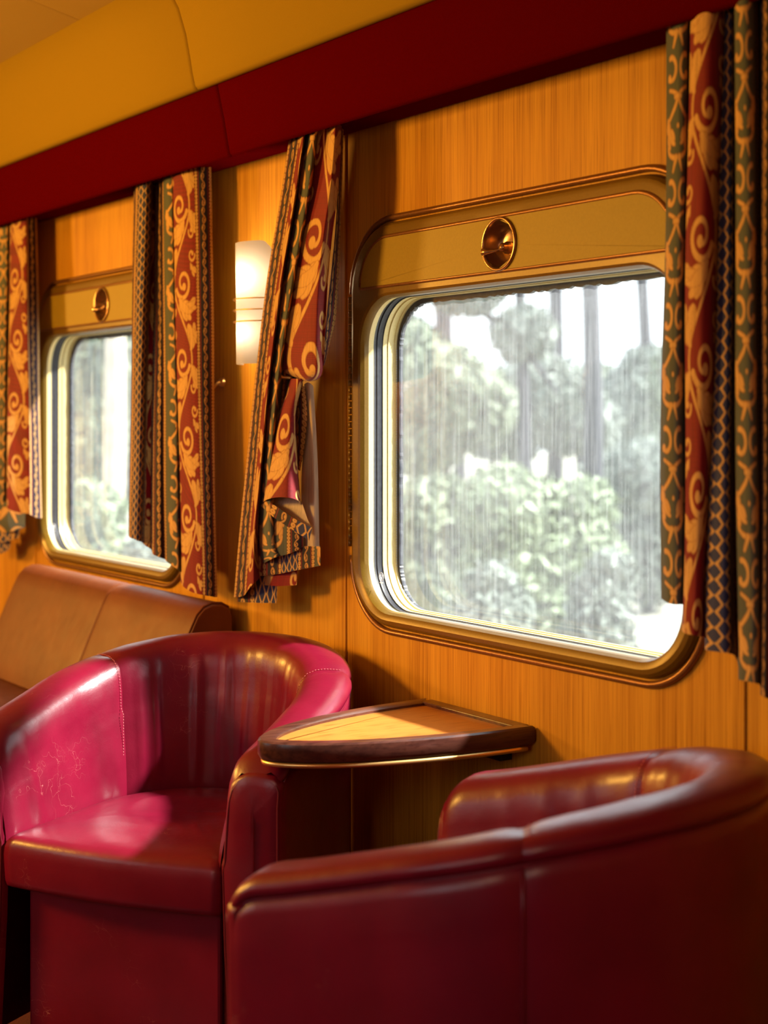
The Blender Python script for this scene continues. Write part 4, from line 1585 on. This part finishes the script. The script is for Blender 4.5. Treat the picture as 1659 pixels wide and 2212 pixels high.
# hem layers underneath
cloth('hem_layer', [[(563, 1104, .096), (590, 1110, .104), (618, 1130, .098), (640, 1140, .09), (656, 1150, .08)], [(563, 1206, .100), (590, 1204, .108), (618, 1198, .100), (640, 1190, .092), (655, 1182, .08)]], [0.49, 0.545, 0.598, 0.640, 0.668], [0.10, 0.185], c3, 120, 150)
cloth('hem_layer', [[(536, 1160, .088), (566, 1170, .094), (600, 1180, .092), (640, 1180, .084), (692, 1180, .070)], [(536, 1246, .090), (566, 1244, .098), (600, 1240, .094), (640, 1232, .086), (692, 1222, .072)]], [0.165, 0.228, 0.290, 0.390, 0.520], [0.30, 0.352], c3, 110, 200)
cloth('hem_layer', [[(556, 1222, .078), (596, 1226, .086), (642, 1226, .070)], [(556, 1262, .080), (596, 1266, .088), (641, 1264, .072)]], [0.09, 0.15, 0.22], [0.20, 0.23], c3, 60, 130)
cloth('hem_layer', [[(512, 1225, .076), (550, 1230, .088), (600, 1236, .074)], [(513, 1300, .078), (550, 1302, .090), (598, 1303, .076)]], [0.245, 0.31, 0.405], [0.51, 0.555], c3, 100, 130)

# ------------------------------------------------------------------ outside: bush land beside the line
GZ = -1.3
gr = make('ground', *(lambda n: ([(x, y, GZ + 0.03 * (y - 1) * 0.25 + 0.15 * math.sin(x * 0.7) * math.sin(y * 0.45)) for y in np.linspace(0.6, 70, n) for x in np.linspace(-75, 30, n)],
                                 [(j * n + i, j * n + i + 1, (j + 1) * n + i + 1, (j + 1) * n + i) for j in range(n - 1) for i in range(n - 1)]))(40), 'dry_ground')
tag(gr, kind='structure')


def at(px, dist, z=None, py=None):
    """point on the ray of a photo column at a given depth"""
    q = CAM + (FW + RT * ((px - CX) / FPX)) * dist
    zz = CAM[2] + (HZ - py) / FPX * dist if py is not None else z
    return np.array([q[0], q[1], zz])


def leaves_vf(blobs, count, size):
    """leaf quads scattered over a set of ellipsoids (centre, radii)"""
    V, F = [], []
    vol = np.array([b[1][0] * b[1][1] * b[1][2] for b in blobs]) ** 0.67
    vol /= vol.sum()
    for (c, r), w_ in zip(blobs, vol):
        n = max(20, int(count * w_ * 2.6))
        d = RNG.normal(size=(n, 3))
        d /= np.linalg.norm(d, axis=1)[:, None]
        rad = RNG.uniform(0.55, 1.05, n) ** 0.6
        ctr = np.array(c) + d * np.array(r) * rad[:, None]
        a = RNG.normal(size=(n, 3))
        a /= np.linalg.norm(a, axis=1)[:, None]
        b = np.cross(a, d + RNG.normal(size=(n, 3)) * 0.4)
        b /= np.linalg.norm(b, axis=1)[:, None] + 1e-9
        s = size * 0.62 * RNG.uniform(0.6, 1.4, n)[:, None]
        o = len(V)
        q = np.stack([ctr - a * s * 1.6, ctr - b * s * 0.6, ctr + a * s * 1.6, ctr + b * s * 0.6], 1).reshape(-1, 3)
        V += q.tolist()
        F += [(o + 4 * i, o + 4 * i + 1, o + 4 * i + 2, o + 4 * i + 3) for i in range(n)]
    return V, F


def bush(px, py_top, dist, width_px, label, mat, count=2600, size=0.055):
    base_ = at(px, dist, GZ)
    topz = CAM[2] + (HZ - py_top) / FPX * dist
    wd = width_px / FPX * dist / 2
    root = empty('bush', base_)
    tag(root, label, 'bush', 'bushes outside the window')
    H = topz - GZ
    bl = []
    for i in range(9):
        a = random.uniform(0, 6.28)
        rr = random.uniform(0.0, 0.62) * wd
        zz = H * random.uniform(0.30, 0.82)
        s = random.uniform(0.32, 0.50)
        bl.append(((rr * math.cos(a), rr * math.sin(a), zz), (wd * s, wd * s, min(H * 0.22, wd * s))))
    bl.append(((0, 0, H * 0.40), (wd * 0.7, wd * 0.7, H * 0.36)))
    make('foliage', *leaves_vf(bl, count, size), mat, root, smooth=False)
    st = []
    for i in range(4):
        a = random.uniform(0, 6.28)
        st.append(tube_vf([(0, 0, -0.1), (0.15 * wd * math.cos(a), 0.15 * wd * math.sin(a), H * 0.3), (0.4 * wd * math.cos(a), 0.4 * wd * math.sin(a), H * 0.65)], [0.05, 0.04, 0.015], 6))
    make('stems', *join(*st), 'bark_dark', root)


def tree(px, dist, r, lean, label, bark, crowns, mat, height=9.0, branches=(), size=0.08, count=2500):
    b = at(px, dist, GZ)
    root = empty('gum_tree', b)
    tag(root, label, 'tree', 'trees outside the window')
    pts = [(RT[0] * lean * f + 0.06 * math.sin(f * 7) * RT[0], RT[1] * lean * f + 0.06 * math.sin(f * 7) * RT[1], height * f - 0.1) for f in np.linspace(0, 1, 14)]
    tube('trunk', pts, [r * (1.15 - 0.55 * i / 13) for i in range(14)], bark, root, 10)
    for (px0, py0, px1, py1, br) in branches:
        a = at(px0, dist, py=py0) - b
        c = at(px1, dist - 0.3, py=py1) - b
        mid = (a + c) / 2 + np.array([0, 0, 0.12])
        tube('branch', [a, mid, c], [br, br * 0.8, br * 0.5], bark, root, 8)
    if crowns:
        bl = []
        for (cpx, cpy, wpx, hpx) in crowns:
            c = at(cpx, dist, py=cpy) - b
            bl.append((tuple(c), (wpx / FPX * dist / 2, wpx / FPX * dist / 2, hpx / FPX * dist / 2)))
        make('crown', *leaves_vf(bl, count, size), mat, root, smooth=False)


# near bushes seen low in the big window
bush(1130, 985, 13, 470, 'broad pale green bush in the middle of the big window', 'leaf_lime', 5200, 0.06)
bush(930, 1010, 16, 300, 'light green bush at the left edge of the big window', 'leaf_green', 3000, 0.07)
bush(1290, 1110, 11, 260, 'low dark green bush under the dark trunk', 'leaf_grey', 2600, 0.05)
bush(1400, 930, 20, 330, 'grey green bush behind the straight curtain edge', 'leaf_grey', 3000, 0.08)
bush(1010, 1150, 10.5, 330, 'low greyish bush at the foot of the big window view', 'leaf_grey', 2600, 0.045)
# trees in the big window
tree(1262, 14, 0.088, 0.10, 'slim dark bare trunk standing before the bright sky', 'bark_dark', [], 'leaf_green', 9.5)
tree(1130, 22, 0.085, -0.2, 'brownish thin trunk with a long diagonal dark branch', 'bark_dark', [(1130, 720, 150, 130), (1010, 640, 160, 90)], 'leaf_grey', 12, branches=[(1040, 670, 1205, 850, 0.06), (1040, 670, 960, 640, 0.04)], count=800, size=0.09)
tree(940, 26, 0.16, 0.3, 'leafy gum tree filling the left of the big window', 'bark_dark', [(930, 850, 250, 250), (880, 740, 130, 120), (1000, 880, 240, 200), (900, 950, 220, 160)], 'leaf_green', 13, count=3200, size=0.11)
tree(1190, 30, 0.16, 0.2, 'hazy gum tree behind the diagonal branch', 'bark_dark', [(1170, 860, 260, 190), (1090, 920, 220, 160), (1240, 910, 200, 150)], 'leaf_grey', 12, count=2600, size=0.13)
tree(1400, 34, 0.16, -0.2, 'rounded grey gum tree low against the white sky', 'bark_dark', [(1390, 850, 190, 150), (1330, 890, 190, 150), (1450, 880, 200, 170), (1400, 780, 120, 70)], 'leaf_grey', 11, count=2400, size=0.13)
tree(1520, 24, 0.12, 0.0, 'green gum tree mostly hidden by the straight curtain', 'bark_dark', [(1520, 860, 240, 300), (1480, 960, 200, 200)], 'leaf_green', 12, count=2000, size=0.11)
# trees in the far window
tree(232, 17, 0.115, 0.12, 'pale smooth gum trunk in the far window', 'bark_pale', [], 'leaf_green', 12)
tree(165, 24, 0.16, 0.0, 'green gum tree at the left of the far window', 'bark_pale', [(160, 820, 150, 240), (210, 920, 170, 240), (250, 800, 150, 260), (150, 1000, 170, 180)], 'leaf_green', 13, count=3200, size=0.11)
tree(300, 27, 0.16, 0.1, 'hazy gum tree at the right of the far window', 'bark_pale', [(300, 830, 190, 320), (260, 980, 190, 220), (340, 900, 170, 300)], 'leaf_grey', 13, count=3000, size=0.12)
bush(210, 1010, 15, 240, 'pale bush low in the far window', 'leaf_lime', 2400, 0.07)
bush(300, 1060, 12, 240, 'greyish bush beside the pale trunk', 'leaf_grey', 2400, 0.06)
# distant tree line closing the view
WHERE = ['hidden past the left edge curtain', 'at the far window left side', 'behind the pale trunk', 'behind the far window curtain', 'behind the braided curtain edge', 'behind the sconce', 'behind the tied curtain', 'at the left frame of the big window', 'left of the broad bush', 'above the broad bush', 'left of the dark trunk', 'right of the dark trunk', 'beside the straight curtain', 'behind the straight curtain']
for i, px in enumerate(range(40, 1700, 120)):
    if 360 < px < 760 or px < 60 or px > 1460:
        continue                                 # the photo shows nothing of these
    q = random.uniform(-25, 25)
    tree(px + q, 46 + (i % 3) * 4, 0.2, 0.0, 'distant hazy gum tree in the far line, %s' % WHERE[i], 'bark_dark',
         [(px + q, 905 + random.uniform(-20, 20), 170, 150), (px + q + 40, 860 + random.uniform(-25, 25), 120, 110)], 'leaf_grey' if i % 2 else 'leaf_green', 4, count=1300, size=0.2)

# low verge on the far side of the line
n = 24
bank = make('verge', [(x, -3.2 - 40 * f, GZ + 0.25 * f + 0.1 * math.sin(x * 1.3 + f * 5)) for f in np.linspace(0, 1, 8) for x in np.linspace(-45, 40, n)],
            [(j * n + i, (j + 1) * n + i, (j + 1) * n + i + 1, j * n + i + 1) for j in range(7) for i in range(n - 1)], 'bank_scrub')
tag(bank, kind='structure')
